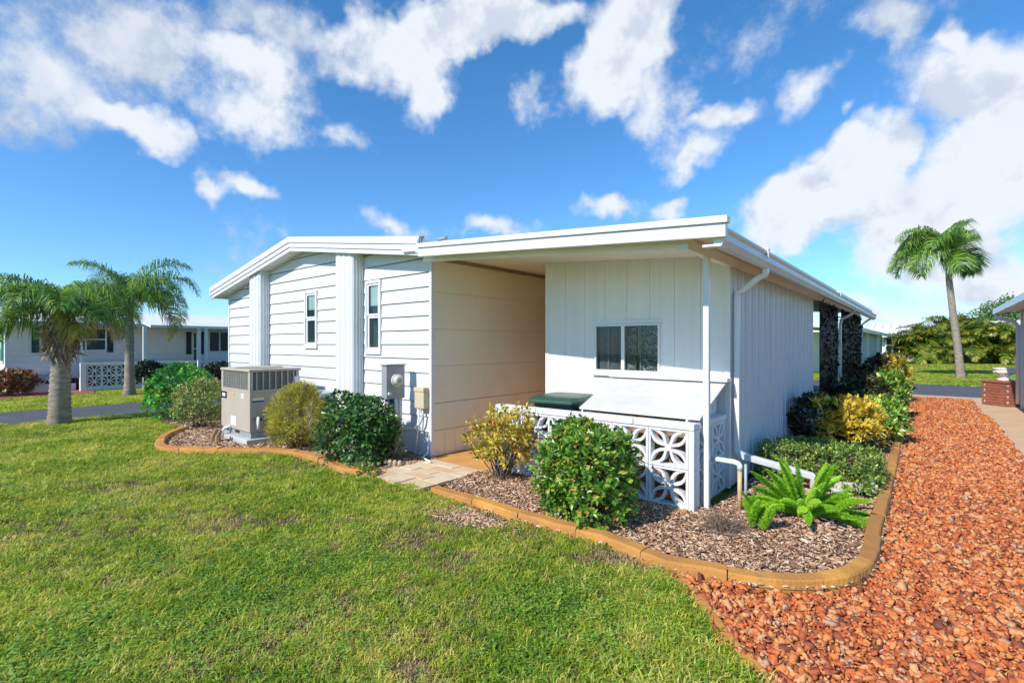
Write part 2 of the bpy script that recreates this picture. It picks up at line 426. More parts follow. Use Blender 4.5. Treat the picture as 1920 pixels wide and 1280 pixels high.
M_PINK = leaf_mat('pink_petal', [(0, (.70, .42, .48)), (1, (.80, .58, .60))], .5, .3)

# ------------------------------------------------------------------ scatter for things nobody could count
def scatter(name, pts, rots, scl, pick, sources, mat, label, cat):
    me = bpy.data.meshes.new(name)
    me.vertices.add(len(pts)); me.vertices.foreach_set('co', np.asarray(pts, np.float32).ravel())
    for nm, tp, dat in (('rot', 'FLOAT_VECTOR', rots), ('scl', 'FLOAT_VECTOR', scl)):
        a = me.attributes.new(nm, tp, 'POINT'); a.data.foreach_set('vector', np.asarray(dat, np.float32).ravel())
    a = me.attributes.new('pick', 'INT', 'POINT'); a.data.foreach_set('value', np.asarray(pick, np.int32))
    me.materials.append(mat)
    o = bpy.data.objects.new(name, me); COL.objects.link(o)
    tag(o, label, cat, kind='stuff')
    src = bpy.data.collections.new(name + '_pieces')
    for i, (sm, smat) in enumerate(sources):
        sm.materials.append(smat)
        so = bpy.data.objects.new('%s_piece_%02d' % (name, i), sm); src.objects.link(so)
    ng = bpy.data.node_groups.new(name + '_nodes', 'GeometryNodeTree')
    ng.interface.new_socket('Geometry', in_out='INPUT', socket_type='NodeSocketGeometry')
    ng.interface.new_socket('Geometry', in_out='OUTPUT', socket_type='NodeSocketGeometry')
    N = ng.nodes; K = ng.links
    gi = N.new('NodeGroupInput'); go = N.new('NodeGroupOutput'); ip = N.new('GeometryNodeInstanceOnPoints')
    ci = N.new('GeometryNodeCollectionInfo'); ci.inputs['Collection'].default_value = src
    ci.inputs['Separate Children'].default_value = True; ci.inputs['Reset Children'].default_value = True
    def named(nm, tp):
        n = N.new('GeometryNodeInputNamedAttribute'); n.data_type = tp; n.inputs['Name'].default_value = nm; return n.outputs['Attribute']
    K.new(gi.outputs[0], ip.inputs['Points']); K.new(ci.outputs[0], ip.inputs['Instance'])
    ip.inputs['Pick Instance'].default_value = True
    K.new(named('pick', 'INT'), ip.inputs['Instance Index'])
    K.new(named('rot', 'FLOAT_VECTOR'), ip.inputs['Rotation'])
    K.new(named('scl', 'FLOAT_VECTOR'), ip.inputs['Scale'])
    K.new(ip.outputs[0], go.inputs[0])
    md = o.modifiers.new('scatter', 'NODES'); md.node_group = ng
    return o
def in_poly(x, y, poly):
    inside = np.zeros(len(x), bool); n = len(poly); j = n - 1
    for i in range(n):
        xi, yi = poly[i][0], poly[i][1]; xj, yj = poly[j][0], poly[j][1]
        c = ((yi > y) != (yj > y)) & (x < (xj - xi) * (y - yi) / ((yj - yi) if yj != yi else 1e-9) + xi)
        inside ^= c; j = i
    return inside
def project(x, y, z=0.0):
    dep = -sT * x + cT * y; lat = cT * x + sT * y
    return CU + FPX * lat / np.maximum(dep, 1e-3), HV - FPX * (z - CAMH) / np.maximum(dep, 1e-3), dep
def smooth_path(pts, step=0.12):
    P = [Vector((p[0], p[1], 0)) for p in pts]; out = []
    for i in range(len(P) - 1):
        p0 = P[max(i - 1, 0)]; p1 = P[i]; p2 = P[i + 1]; p3 = P[min(i + 2, len(P) - 1)]
        n = max(2, int((p2 - p1).length / step))
        for k in range(n):
            t = k / n
            out.append(.5 * ((2 * p1) + (p2 - p0) * t + (2 * p0 - 5 * p1 + 4 * p2 - p3) * t * t + (3 * p1 - p0 - 3 * p2 + p3) * t ** 3))
    out.append(P[-1]); return out
rng = np.random.default_rng(7)
random.seed(11)

# ------------------------------------------------------------------ the setting: ground, lawns, roads, beds
curb_left_px = [(340, 808), (318, 815), (299, 825), (289, 837), (295, 847), (330, 851), (374, 853), (426, 853), (478, 853.5), (530, 856), (569, 862), (592, 869), (612, 877), (632, 888), (662, 894), (700, 897)]
curb_right_px = [(806, 927), (870, 945), (950, 972), (1045, 1001), (1120, 1020), (1172, 1040), (1240, 1069), (1325, 1085), (1417, 1104), (1495, 1110), (1559, 1108), (1606, 1098), (1636, 1077), (1649, 1050), (1655, 1015)]
curbL = smooth_path([G(*p) for p in curb_left_px])
curbR = smooth_path([G(*p) for p in curb_right_px] + [Vector((-.30, 6.2, 0)), Vector((-.33, 9, 0)), Vector((-.37, 13, 0)), Vector((-.42, 16, 0)), Vector((-.46, 19.0, 0))])
strip_px = [(1236, 1066), (1262, 1092), (1290, 1122), (1330, 1180), (1372, 1232), (1425, 1290)]
strip = smooth_path([G(*p) for p in strip_px] + [Vector((-.2, 2.1, 0)), Vector((.35, 1.6, 0)), Vector((1.0, 1.1, 0)), Vector((1.8, .5, 0))])
pav_front = [G(700, 897), G(768, 912), G(806, 927)]

def sheet(name, poly, z, mat, kind='structure', thick=0.0):
    A = [Vector((p[0], p[1], z)) for p in poly]
    me = bpy.data.meshes.new(name)
    me.from_pydata([tuple(p) for p in A], [], [tuple(range(len(A)))]); me.update()
    bm = bmesh.new(); bm.from_mesh(me)
    bmesh.ops.triangulate(bm, faces=bm.faces[:])
    for f in bm.faces:
        if f.normal.z < 0: f.normal_flip()
    bm.to_mesh(me); bm.free()
    return tag(link_mesh(name, me, mat), kind=kind)

def lawn_ground(name, c1, c2, c3):
    m, nt, b, out = new_mat(name)
    geo = nt.nodes.new('ShaderNodeNewGeometry')
    n1 = nt.nodes.new('ShaderNodeTexNoise'); n1.inputs['Scale'].default_value = 1.1; n1.inputs['Detail'].default_value = 8
    n2 = nt.nodes.new('ShaderNodeTexNoise'); n2.inputs['Scale'].default_value = 26; n2.inputs['Detail'].default_value = 6; n2.inputs['Roughness'].default_value = .7
    for n in (n1, n2): nt.links.new(geo.outputs['Position'], n.inputs['Vector'])
    r1 = ramp_node(nt, [(.3, c1), (.55, c2), (.75, c3)]); nt.links.new(n1.outputs['Fac'], r1.inputs[0])
    r2 = ramp_node(nt, [(.3, (.45, .45, .45)), (.7, (1.3, 1.3, 1.3))]); nt.links.new(n2.outputs['Fac'], r2.inputs[0])
    mx = nt.nodes.new('ShaderNodeMix'); mx.data_type = 'RGBA'; mx.blend_type = 'MULTIPLY'; mx.inputs[0].default_value = 1
    nt.links.new(r1.outputs[0], mx.inputs[6]); nt.links.new(r2.outputs[0], mx.inputs[7]); nt.links.new(mx.outputs[2], b.inputs['Base Color'])
    b.inputs['Roughness'].default_value = .95
    bp = nt.nodes.new('ShaderNodeBump'); bp.inputs['Strength'].default_value = .8; bp.inputs['Distance'].default_value = .03
    nt.links.new(n2.outputs['Fac'], bp.inputs['Height']); nt.links.new(bp.outputs[0], b.inputs['Normal'])
    return m
M_FARLAWN = lawn_ground('far_lawn', (.16, .27, .035), (.24, .34, .05), (.32, .37, .08))
M_LAWNBASE = lawn_ground('lawn_base', (.07, .075, .02), (.12, .10, .035), (.24, .16, .08))
sheet('ground', [(-260, -60), (260, -60), (260, 320), (-260, 320)], -.045, M_FARLAWN)
lawn_poly = [(-13.85, -6), (2.4, -6), (1.9, .35)] + [(p.x, p.y) for p in reversed(strip)] + [(p.x, p.y) for p in reversed([q for q in curbR if q.y < 3.6 and q.x < -1.35])] + \
            [(p.x, p.y) for p in reversed(pav_front)] + [(p.x, p.y) for p in reversed(curbL)] + [(-10.6, 3.0), (-11.2, 3.05), (-12.9, 3.3), (-13.0, 5.5), (-13.0, 20), (-13.85, 20)]
sheet('lawn', lawn_poly, -.004, M_LAWNBASE)
# side lane on the left and street on the right
sheet('side_lane', [(-16.75, -40), (-13.85, -40), (-13.85, 20.4), (-16.75, 20.4)], -.012, M_ASPH)
sheet('street', [(-120, 20.4), (120, 20.4), (120, 25.8), (-120, 25.8)], -.012, M_ASPH)
# verge of the lane: sandy line
sheet('lane_verge', [(-13.93, -6), (-13.80, -6), (-13.80, 20), (-13.93, 20)], -.001, paint('verge', (.32, .25, .15), .95, .3, 9, .5, 60))
sheet('far_lawn', [(-120, 25.9), (120, 25.9), (120, 110), (-120, 110)], -.008, M_FARLAWN)
# planting bed inside the curb
bed_poly = [(p.x, p.y) for p in curbL] + [(-5.2, 3.66), (-5.2, 4.6), (-12.9, 4.6), (-12.9, 3.3)]
M_MULCHBASE = paint('mulch_base', (.20, .12, .075), .95, .35, 14, .8, 60, dirt=(.34, .25, .18), dirt_amt=.6)
sheet('planting_bed', bed_poly, .012, M_MULCHBASE)
bed2 = [(p.x, p.y) for p in curbR] + [(-1.6, 19.0), (-1.6, 5.9), (-1.6, 4.9), (-4.27, 4.9), (-4.27, 4.2)]
sheet('planting_bed', bed2, .014, M_MULCHBASE)
M_GRAVBASE = paint('gravel_base', (.42, .15, .065), .95, .3, 20, .8, 60, dirt=(.14, .07, .045), dirt_amt=.6)
grav_poly = [(p.x, p.y) for p in strip] + [(6, .5), (6, 9), (1.7, 9), (1.7, 17.6), (.9, 17.7), (.9, 19.6), (-.3, 19.6)] + [(p.x, p.y) for p in reversed(curbR) if p.x > -1.45]
sheet('gravel_bed', grav_poly, -.020, M_GRAVBASE)
sheet('walkway', [(1.02, 6.5), (1.72, 6.5), (1.72, 19.7), (.92, 19.7), (.92, 15.5)], -.008, M_PATHTAN)
sheet('street_shoulder', [(-.5, 19.2), (6, 19.2), (6, 20.45), (-.5, 20.45)], -.010, paint('sandy_shoulder', (.55, .40, .27), .95, .2, 4, .5, 60))
# carport floor
slab = MB(); slab.box(-5.30, 4.50, -.05, -1.76, 5.68, .022); slab.box(-5.30, 5.68, -.05, -4.16, 19, .022)
tag(slab.build('carport_floor', M_SLAB), kind='structure')

# ---- curb: one run of cast blocks with joints
def curb_run(name, label, path, width, height, block, mat, group=None, z0=-.03):
    t = thing(name, label, 'curb', (path[0].x, path[0].y, 0), group=group)
    lens = [0]
    for a, b in zip(path, path[1:]): lens.append(lens[-1] + (b - a).length)
    tot = lens[-1]; n = max(1, round(tot / block)); o = Vector((path[0].x, path[0].y, 0))
    def at(sv):
        sv = min(max(sv, 0), tot)
        for i in range(len(lens) - 1):
            if lens[i + 1] >= sv:
                f = (sv - lens[i]) / max(1e-6, lens[i + 1] - lens[i]); p = path[i].lerp(path[i + 1], f)
                a = path[max(i - 1, 0)]; b = path[min(i + 2, len(path) - 1)]
                return p, (b - a).normalized()
    for k in range(n):
        s0 = tot * k / n + .004; s1 = tot * (k + 1) / n - .004
        m = max(2, int((s1 - s0) / .09)); rings = []
        dz = random.uniform(-.008, .008); dxy = random.uniform(-.006, .006)
        for i in range(m + 1):
            p, tt = at(s0 + (s1 - s0) * i / m); nn = Vector((-tt.y, tt.x, 0))
            p = p - o + nn * dxy
            jit = random.uniform(-.003, .003)
            prof = [(0, z0), (.003, .02), (.010, height * .80), (.020, height * .97 + dz), (width - .012, height + dz + .004), (width - .003, height * .85), (width, z0)]
            rings.append([p + nn * (w + jit) + Vector((0, 0, z + jit)) for w, z in prof])
        q = len(rings[0]); vs = [x for r in rings for x in r]
        fs = [(i * q + j, i * q + (j + 1) % q, (i + 1) * q + (j + 1) % q, (i + 1) * q + j) for i in range(m) for j in range(q)]
        fs += [tuple(reversed(range(q))), tuple(m * q + j for j in range(q))]
        mb = MB(); mb.add(vs, fs); mb.build('curb_block', mat, t)
    return t
curb_run('garden_curb', 'low tan concrete curb curling round the mulch bed of the air conditioner', curbL, .135, .085, .62, M_CURB, 'cast garden curbs')
curb_run('garden_curb', 'orange tan concrete curb rounding the corner between gravel and foxtail fern bed', curbR, .115, .078, .62, M_CURB, 'cast garden curbs')
curb_run('edging_strip', 'thin flush orange edging between the lawn and the red gravel', strip, .10, .012, .8, M_CURB)

# ---- worn pavers leading to the carport
pv = tag(thing('paver_path', None, None, (-4.7, 4.0, 0)), kind='structure')
px0, px1 = -5.2, -4.28
rows = 5
base = MB(); base.prism([Vector((p[0] + 4.7, p[1] - 4.0, -.03)) for p in ((-5.30, 3.58), (-4.25, 3.40), (-4.25, 4.50), (-5.30, 4.50))],
                        [Vector((p[0] + 4.7, p[1] - 4.0, .004)) for p in ((-5.30, 3.58), (-4.25, 3.40), (-4.25, 4.50), (-5.30, 4.50))])
base.build('paver_bedding', paint('joint_sand', (.28, .20, .12), .95, .2, 20, .4, 60), pv)
for r in range(5):
    y0 = 3.56 + r * .19; y1 = y0 + .182
    edges = [-5.285, -4.97 + (.12 if r % 2 else 0), -4.62 + (.1 if r % 2 else -.02), -4.262]
    for a, b in zip(edges, edges[1:]):
        m = MB(); z = .026 + random.uniform(-.004, .004)
        def fy(x, y): return y - (0.05 + (x + 5.285) * .13 if r == 0 and y < 3.7 else 0)
        A = [Vector((x + 4.7, fy(x, y) - 4.0, 0)) for x, y in ((a + .004, y0), (b - .004, y0), (b - .004, y1), (a + .004, y1))]
        m.prism(A, [p + Vector((0, 0, z)) for p in A]); m.build('paver', M_PAVER, pv, bevel=.004)
# ---- scalloped concrete edging beside the pavers
se = thing('scalloped_edging', 'row of short scalloped tan edging stones beside the paver path', 'edging', (-5.6, 3.75, 0))
for k in range(11):
    x = -.52 + k * .066; yv = -.11 + .028 * k
    m = MB(); m.lathe([(.030, -.03), (.031, .06), (.026, .085), (.012, .096)], 8, Matrix.Translation((x + .20, yv + .06, 0)))
    m.build('edging_stone', paint('edging_tan', (.46, .36, .24), .85, .2, 9, .4, 60) if k == 0 else bpy.data.materials['edging_tan'], se, smooth=True)

# ------------------------------------------------------------------ the mobile home
FY, HX, LX = 4.58, -5.31, -12.42           # facade plane, carport-side wall plane, left end
SHY, SHX0, SHX1, SHB = 5.70, -4.15, -1.69, 10.70   # shed front, its left and right sides, its back
ROOFB = 19.0
home = thing('mobile_home', 'long white mobile home with lap siding gable, open carport and side utility room', 'house', (-8.9, 4.58, 0))
HO = Vector((-8.9, 4.58, 0))
class HB(MB):
    """shapes given in world coordinates, stored relative to the home's origin"""
    def build(s, name, mat, parent=None, bevel=0.0, smooth=False, org=HO):
        s.v = [(x - org.x, y - org.y, z - org.z) for x, y, z in s.v]
        return MB.build(s, name, mat, parent, bevel, smooth)
# roof lines (top of roof)
PK = (-8.93, 3.55); EL = (-12.80, 2.90); ER = (-5.24, 3.045)
def roof_z(x):
    return EL[1] + (PK[1] - EL[1]) * (x - EL[0]) / (PK[0] - EL[0]) if x < PK[0] else PK[1] + (ER[1] - PK[1]) * (x - PK[0]) / (ER[0] - PK[0])
CL, CR = (-5.17, 2.925), (-1.275, 2.645)
def car_z(x): return CL[1] + (CR[1] - CL[1]) * (x - CL[0]) / (CR[0] - CL[0])
FMY, FCY = 4.28, 4.20

def clip(poly, f):
    """keep the part of a 2-D polygon where f(x,z) <= 0 (f linear)"""
    out = []
    for i in range(len(poly)):
        p, q = poly[i], poly[(i + 1) % len(poly)]; a, b = f(*p), f(*q)
        if a <= 0: out.append(p)
        if (a < 0 < b) or (b < 0 < a):
            t = a / (a - b); out.append((p[0] + (q[0] - p[0]) * t, p[1] + (q[1] - p[1]) * t))
    return out
SOFF = .235
fL = lambda x, z: z - (EL[1] - SOFF + (PK[1] - EL[1]) * (x - EL[0]) / (PK[0] - EL[0]))
fR = lambda x, z: z - (PK[1] - SOFF + (ER[1] - PK[1]) * (x - PK[0]) / (ER[0] - PK[0]))
core = HB()
cp = clip(clip([(LX + .02, .02), (HX - .02, .02), (HX - .02, 4), (LX + .02, 4)], fL), fR)
core.prism([Vector((x, FY + .012, z)) for x, z in cp], [Vector((x, FY + .10, z)) for x, z in cp])
core.build('wall_core', M_GROOVE, home)
WINS = [(-8.87, -8.42, 1.52, 2.57), (-6.90, -6.49, 1.44, 2.60)]
PIL = [(-10.85, -10.34), (-7.50, -6.98)]
secs = [(LX, PIL[0][0] + .02), (PIL[0][1] - .02, PIL[1][0] + .02), (PIL[1][1] - .02, HX - .035)]
rowh = .2032
z = 1.6 - 6 * rowh - .0
rows_z = [(.38 if i == 0 else 1.6 + (i - 6) * rowh, 1.6 + (i - 5) * rowh) for i in range(0, 16)]
rows_z[0] = (.385, 1.6 - 5 * rowh)
for (x0, x1) in secs:
    for (z0, z1) in rows_z:
        if z0 > 3.6: continue
        pieces = [(x0, x1, z0, z1)]
        for (wx0, wx1, wz0, wz1) in WINS:
            nxt = []
            for (a, b, c0, c1) in pieces:
                if a < wx0 and b > wx1 and c1 > wz0 and c0 < wz1 or (a < wx1 and b > wx1 and c1 > wz0 and c0 < wz1):
                    if a < wx0: nxt.append((a, wx0, c0, c1))
                    nxt.append((wx1, b, c0, c1))
                    if c0 < wz0 - .02: nxt.append((max(a, wx0), wx1, c0, wz0))
                    if c1 > wz1 + .02: nxt.append((max(a, wx0), wx1, wz1, c1))
                else: nxt.append((a, b, c0, c1))
            pieces = nxt
        for (a, b, c0, c1) in pieces:
            poly = clip(clip([(a, c0), (b, c0), (b, c1 - .012), (a, c1 - .012)], fL), fR)
            if len(poly) < 3: continue
            h = HB(); yy = lambda zz: FY - .004 - .020 * (1 - (zz - z0) / (z1 - z0))
            h.prism([Vector((x, yy(zz), zz)) for x, zz in poly], [Vector((x, FY + .02, zz)) for x, zz in poly])
            h.build('siding_plank', M_SIDING, home)
# skirting of the facade
for (x0, x1) in ((LX, -9.9), (-9.9, -7.4), (-7.4, HX - .02)):
    h = HB(); h.box(x0 + .004, FY - .004, .015, x1 - .004, FY + .02, .372); h.build('skirting_panel', M_SIDING, home)
    for k in range(int((x1 - x0) / .1)):
        pass
h = HB(); h.box(LX, FY - .028, .372, HX - .02, FY + .015, .385); h.build('skirting_rail', M_TRIM, home)
# corner trims
h = HB(); h.box(HX - .045, FY - .030, .01, HX + .004, FY + .03, roof_z(HX) - SOFF); h.build('corner_trim', M_TRIM, home, bevel=.003)
h = HB(); h.box(LX - .03, FY - .030, .01, LX + .03, FY + .03, roof_z(LX) - SOFF + .0); h.build('corner_trim', M_TRIM, home, bevel=.003)
h = HB(); h.tube([(LX - .09, FY + .05, .1), (LX - .09, FY + .05, 2.68)], .035, 8); h.build('downspout', M_METAL_W, home)
# pilasters: hollow boxed columns with a rounded front edge and fluted side
for (x0, x1) in PIL:
    h = HB(); zt = min(roof_z(x0), roof_z(x1)) - SOFF + .0
    def zz_(x): return roof_z(x) - SOFF - .004
    A = [(x0, FY - .01), (x0, 4.39), (x0 + .02, 4.37), (x1 - .02, 4.37), (x1, 4.39), (x1, FY - .01)]
    h.prism([Vector((x, y, .02)) for x, y in A], [Vector((x, y, zz_(x))) for x, y in A])
    p = h.build('pilaster', M_SIDING, home)
    for yy0 in (4.425, 4.475, 4.525):
        r = HB(); r.box(x1 - .002, yy0, .03, x1 + .010, yy0 + .022, zz_(x1) - .01); r.build('flute', M_TRIM, p, bevel=.003, org=HO)
    for k in range(3):
        xx = x0 + .10 + k * .15
        r = HB(); r.box(xx, 4.362, .03, xx + .05, 4.372, zz_(xx) - .02); r.build('flute', M_TRIM, p, bevel=.003, org=HO)
def pane_quad(xa, xb, yv, za, zb, parent, org):
    me = bpy.data.meshes.new('pane')
    me.from_pydata([(xa - org.x, yv - org.y, za - org.z), (xb - org.x, yv - org.y, za - org.z), (xb - org.x, yv - org.y, zb - org.z), (xa - org.x, yv - org.y, zb - org.z)], [], [(0, 1, 2, 3)]); me.update()
    return link_mesh('pane', me, M_CLEAR, parent)
# facade windows: frame, two sashes, panes and a blind behind the upper one
for (x0, x1, z0, z1) in WINS:
    w = bpy.data.objects.new('window', None); COL.objects.link(w); w.parent = home; w.location = Vector((x0, FY, z0)) - HO
    og = Vector((x0, FY, z0)); t = .045
    h = HB(); h.box(x0, FY - .045, z0, x0 + t, FY + .03, z1); h.box(x1 - t, FY - .045, z0, x1, FY + .03, z1)
    h.box(x0 + t, FY - .045, z1 - t, x1 - t, FY + .03, z1); h.box(x0 + t, FY - .045, z0, x1 - t, FY + .03, z0 + t + .03)
    h.build('frame', M_TRIM, w, bevel=.004, org=og)
    zm = z0 + (z1 - z0) * .52
    for (s0, s1, dy) in ((z0 + t + .03, zm, 0.004), (zm, z1 - t, -.008)):
        h = HB(); a, b = x0 + t, x1 - t; q = .035
        yb = FY - .02 + dy
        h.box(a, yb, s0, a + q, yb + .02, s1); h.box(b - q, yb, s0, b, yb + .02, s1); h.box(a + q, yb, s0, b - q, yb + .02, s0 + q); h.box(a + q, yb, s1 - q, b - q, yb + .02, s1)
        h.build('sash', M_TRIM, w, bevel=.002, org=og)
        pane_quad(a + q, b - q, yb + .009, s0 + q, s1 - q, w, og)
    h = HB(); h.box(x0 + t, FY + .004, z0 + t, x1 - t, FY + .008, z1 - t); h.build('dark_interior', M_GLASS, w, org=og)
    h = HB(); h.box(x0 + t + .06, FY - .004, zm + .16, x1 - t - .035, FY + .002, z1 - t - .03); h.build('blind', M_BLIND, w, org=og)
# sill strip above second window is part of its trim; small duct of the package unit
# ---- roof of the home
def rake(pts, y0, y1, d0, d1, name, mat, bev=.004):
    """a band along the sloping edge: points on the roof top line, from depth d0 to d1 below it"""
    h = HB()
    A = [(x, z - d0) for x, z in pts] + [(x, z - d1) for x, z in reversed(pts)]
    n = len(pts)
    for i in range(n - 1):
        q = [pts[i], pts[i + 1]]
        poly = [(q[0][0], q[0][1] - d0), (q[1][0], q[1][1] - d0), (q[1][0], q[1][1] - d1), (q[0][0], q[0][1] - d1)]
        h.prism([Vector((x, y0, z)) for x, z in poly], [Vector((x, y1, z)) for x, z in poly])
    return h.build(name, mat, home, bevel=bev)
rt = [EL, PK, ER]
for nm, a, b in (('roof', EL, PK), ('roof', PK, ER)):
    h = HB(); poly = [(a[0], a[1] - .02), (b[0], b[1] - .02), (b[0], b[1] - .10), (a[0], a[1] - .10)]
    h.prism([Vector((x, FMY + .04, z)) for x, z in poly], [Vector((x, ROOFB, z)) for x, z in poly]); h.build(nm, M_ROOF, home)
for (a, b) in ((EL, PK), (PK, ER)):
    for (y0, d0, d1) in ((FMY - .012, 0, .105), (FMY + .006, .107, .185), (FMY + .024, .187, .255)):
        h = HB(); poly = [(a[0], a[1] - d0), (b[0], b[1] - d0), (b[0], b[1] - d1), (a[0], a[1] - d1)]
        h.prism([Vector((x, y0, z)) for x, z in poly], [Vector((x, FMY + .06, z)) for x, z in poly]); h.build('fascia_board', M_METAL_W, home, bevel=.005)
    h = HB(); d0 = SOFF - .02; poly = [(a[0] + .02, a[1] - d0), (b[0], b[1] - d0), (b[0], b[1] - SOFF), (a[0] + .02, a[1] - SOFF)]
    h.prism([Vector((x, FMY + .061, z)) for x, z in poly], [Vector((x, FY + .12, z)) for x, z in poly]); h.build('soffit', M_TRIM, home)
h = HB(); h.box(EL[0] - .012, FMY, EL[1] - .2, EL[0] + .05, ROOFB, EL[1] - .005); h.build('eave_fascia', M_METAL_W, home, bevel=.004)
h = HB(); h.box(LX - .02, FY + .06, .0, LX + .06, ROOFB - .3, 2.70); h.build('side_wall', M_SIDING, home)
# rounded end of the gable fascia and the little vent above it
h = HB(); h.tube([(ER[0] + .005, FMY - .02, ER[1] - .14), (ER[0] + .01, FMY - .015, ER[1] - .05), (ER[0] + .01, FMY + .0, ER[1] - .012), (ER[0] + .03, FMY + .06, ER[1] - .01)], .018, 8); h.build('fascia_end_cap', M_GREY_METAL, home, smooth=True)
h = HB(); h.tube([(ER[0] + .02, 4.6, ER[1] - .0), (ER[0] + .08, 4.63, ER[1] + .015), (ER[0] + .14, 4.65, ER[1] + .018)], .026, 8); h.build('roof_vent', M_GREY_METAL, home, smooth=True)

# ---- carport side wall of the home: wide smooth boards, lower boards and ribbed skirting
def xwall(name, y0, y1, z0, z1, x0, x1, mat, parent=home, bevel=.003):
    h = HB(); h.box(x0, y0, z0, x1, y1, z1); return h.build(name, mat, parent, bevel=bevel)
zc = 2.83
for (z0, z1) in ((.385, .765), (.772, 1.29), (1.292, 1.81), (1.812, 2.33), (2.332, zc + .06)):
    xwall('wall_panel', FY + .032, ROOFB - .3, z0, z1, HX - .06, HX, M_PANEL)
for k in range(72):
    y0 = FY + .035 + k * .2
    if y0 > 12: break
    xwall('skirting_rib', y0, y0 + .194, .022, .372, HX - .05, HX - .006, M_PANEL, bevel=.006)
xwall('skirting_rail', FY + .032, ROOFB - .3, .372, .383, HX - .05, HX + .014, M_PANEL)
# ---- carport roof: pan, fascia with two bands, ceiling panels, beams
def cprism(x0, x1, y0, y1, d0, d1, name, mat, bev=.004, parent=home):
    h = HB(); poly = [(x0, car_z(x0) - d0), (x1, car_z(x1) - d0), (x1, car_z(x1) - d1), (x0, car_z(x0) - d1)]
    h.prism([Vector((x, y0, z)) for x, z in poly], [Vector((x, y1, z)) for x, z in poly]); return h.build(name, mat, parent, bevel=bev)
cprism(-5.6, CR[0] - .115, FCY + .062, ROOFB, .01, .085, 'carport_roof', M_ROOF)
for (d0, d1, dy) in ((0, .058, -.022), (.060, .170, 0)):
    cprism(CL[0], CR[0] + (.02 if d0 == 0 else 0), FCY + dy, FCY + .06, d0, d1, 'carport_fascia', M_METAL_W, .004)
for k in range(9):                                                    # ceiling pans with joints
    x0 = -5.30 + k * .445; x1 = x0 + .440
    if x1 > -1.40: x1 = -1.40
    cprism(x0, x1, FCY + .064, ROOFB - .05, .088, .105, 'ceiling_panel', M_CEIL, .003)
h = HB(); h.box(HX + .002, FY + .1, 2.775, HX + .03, 10, 2.815); h.build('ceiling_trim', paint('brown_trim', (.30, .22, .15), .6, .1, 5, .1, 40), home)
# front beam and side beam
def beam_poly(x): return car_z(x) - .106
h = HB(); xa, xb = HX + .01, SHX1 + .03
poly = [(xa, beam_poly(xa)), (xb, beam_poly(xb)), (xb, 2.455), (xa, beam_poly(xa) - .10)]
h.prism([Vector((x, 4.40, zz)) for x, zz in poly], [Vector((x, 4.47, zz)) for x, zz in poly]); h.build('front_beam', M_CEIL, home, bevel=.004)
h = HB(); h.box(SHX1 - .05, 4.471, 2.455, SHX1 + .02, SHB + 8.0, beam_poly(SHX1) - .004); h.build('side_beam', M_CEIL, home, bevel=.004)
h = HB(); h.box(SHX1 - .06, 4.385, 2.44, SHX1 + .04, 4.399, 2.50); h.build('beam_end_cap', M_METAL_W, home, bevel=.003)
post = HB(); post.box(-1.685, 4.86, .0, -1.630, 4.915, 2.453); post.build('post', M_METAL_W, home, bevel=.006)
h = HB(); h.box(-1.715, 4.835, .0, -1.60, 4.935, .012); h.box(-1.700, 4.846, .012, -1.685, 4.850, .25); h.build('post_bracket', M_GREY_METAL, home, bevel=.002)
# ---- utility room (shed): vertical grooved boards on the front, ribbed metal on the side
edges = [SHX0]
while edges[-1] < SHX1 - .15:
    edges.append(edges[-1] + .307)
edges[-1] = SHX1
SW = (-3.37, -2.48, 1.25, 1.85)
hb = HB(); hb.box(SHX0 + .04, SHY + .09, .02, SHX1 - .06, SHY + .12, car_z(SHX0) - .115); hb.build('shed_core', M_GROOVE, home)
for a, b in zip(edges, edges[1:]):
    parts = [(.02, car_z((a + b) / 2) - .100)]
    zt = parts[0][1]; cuts = [(a + .0013, b - .0013, .02, zt)]
    if b > SW[0] and a < SW[1]:
        cuts = []
        ca, cb = max(a, SW[0]), min(b, SW[1])
        if ca - a > .02: cuts.append((a + .0013, ca, .02, zt))
        if b - cb > .02: cuts.append((cb, b - .0013, .02, zt))
        la, lb_ = (ca if ca > a else a + .0013), (cb if cb < b else b - .0013)
        cuts += [(la, lb_, .02, SW[2] + .002), (la, lb_, SW[3] - .002, zt)]
    for xa_, xb_, z0, z1 in cuts:
        h = HB(); h.box(xa_, SHY, z0, xb_, SHY + .02, z1); h.build('wall_board', M_SHED, home, bevel=.002)
h = HB(); h.box(SHX0 - .03, SHY - .012, .02, SHX0 + .03, SHY + .03, car_z(SHX0) - .107); h.build('corner_trim', M_SHED, home, bevel=.003)
h = HB(); h.box(SHX0 - .02, SHY + .031, .02, SHX0 + .03, SHB + 8.2, car_z(SHX0) - .107); h.build('shed_wall', M_PANEL, home)
h = HB(); h.box(SHX1 - .045, SHY - .012, .02, SHX1 + .012, SHY + .032, 2.453); h.build('corner_trim', M_SHED, home, bevel=.004)
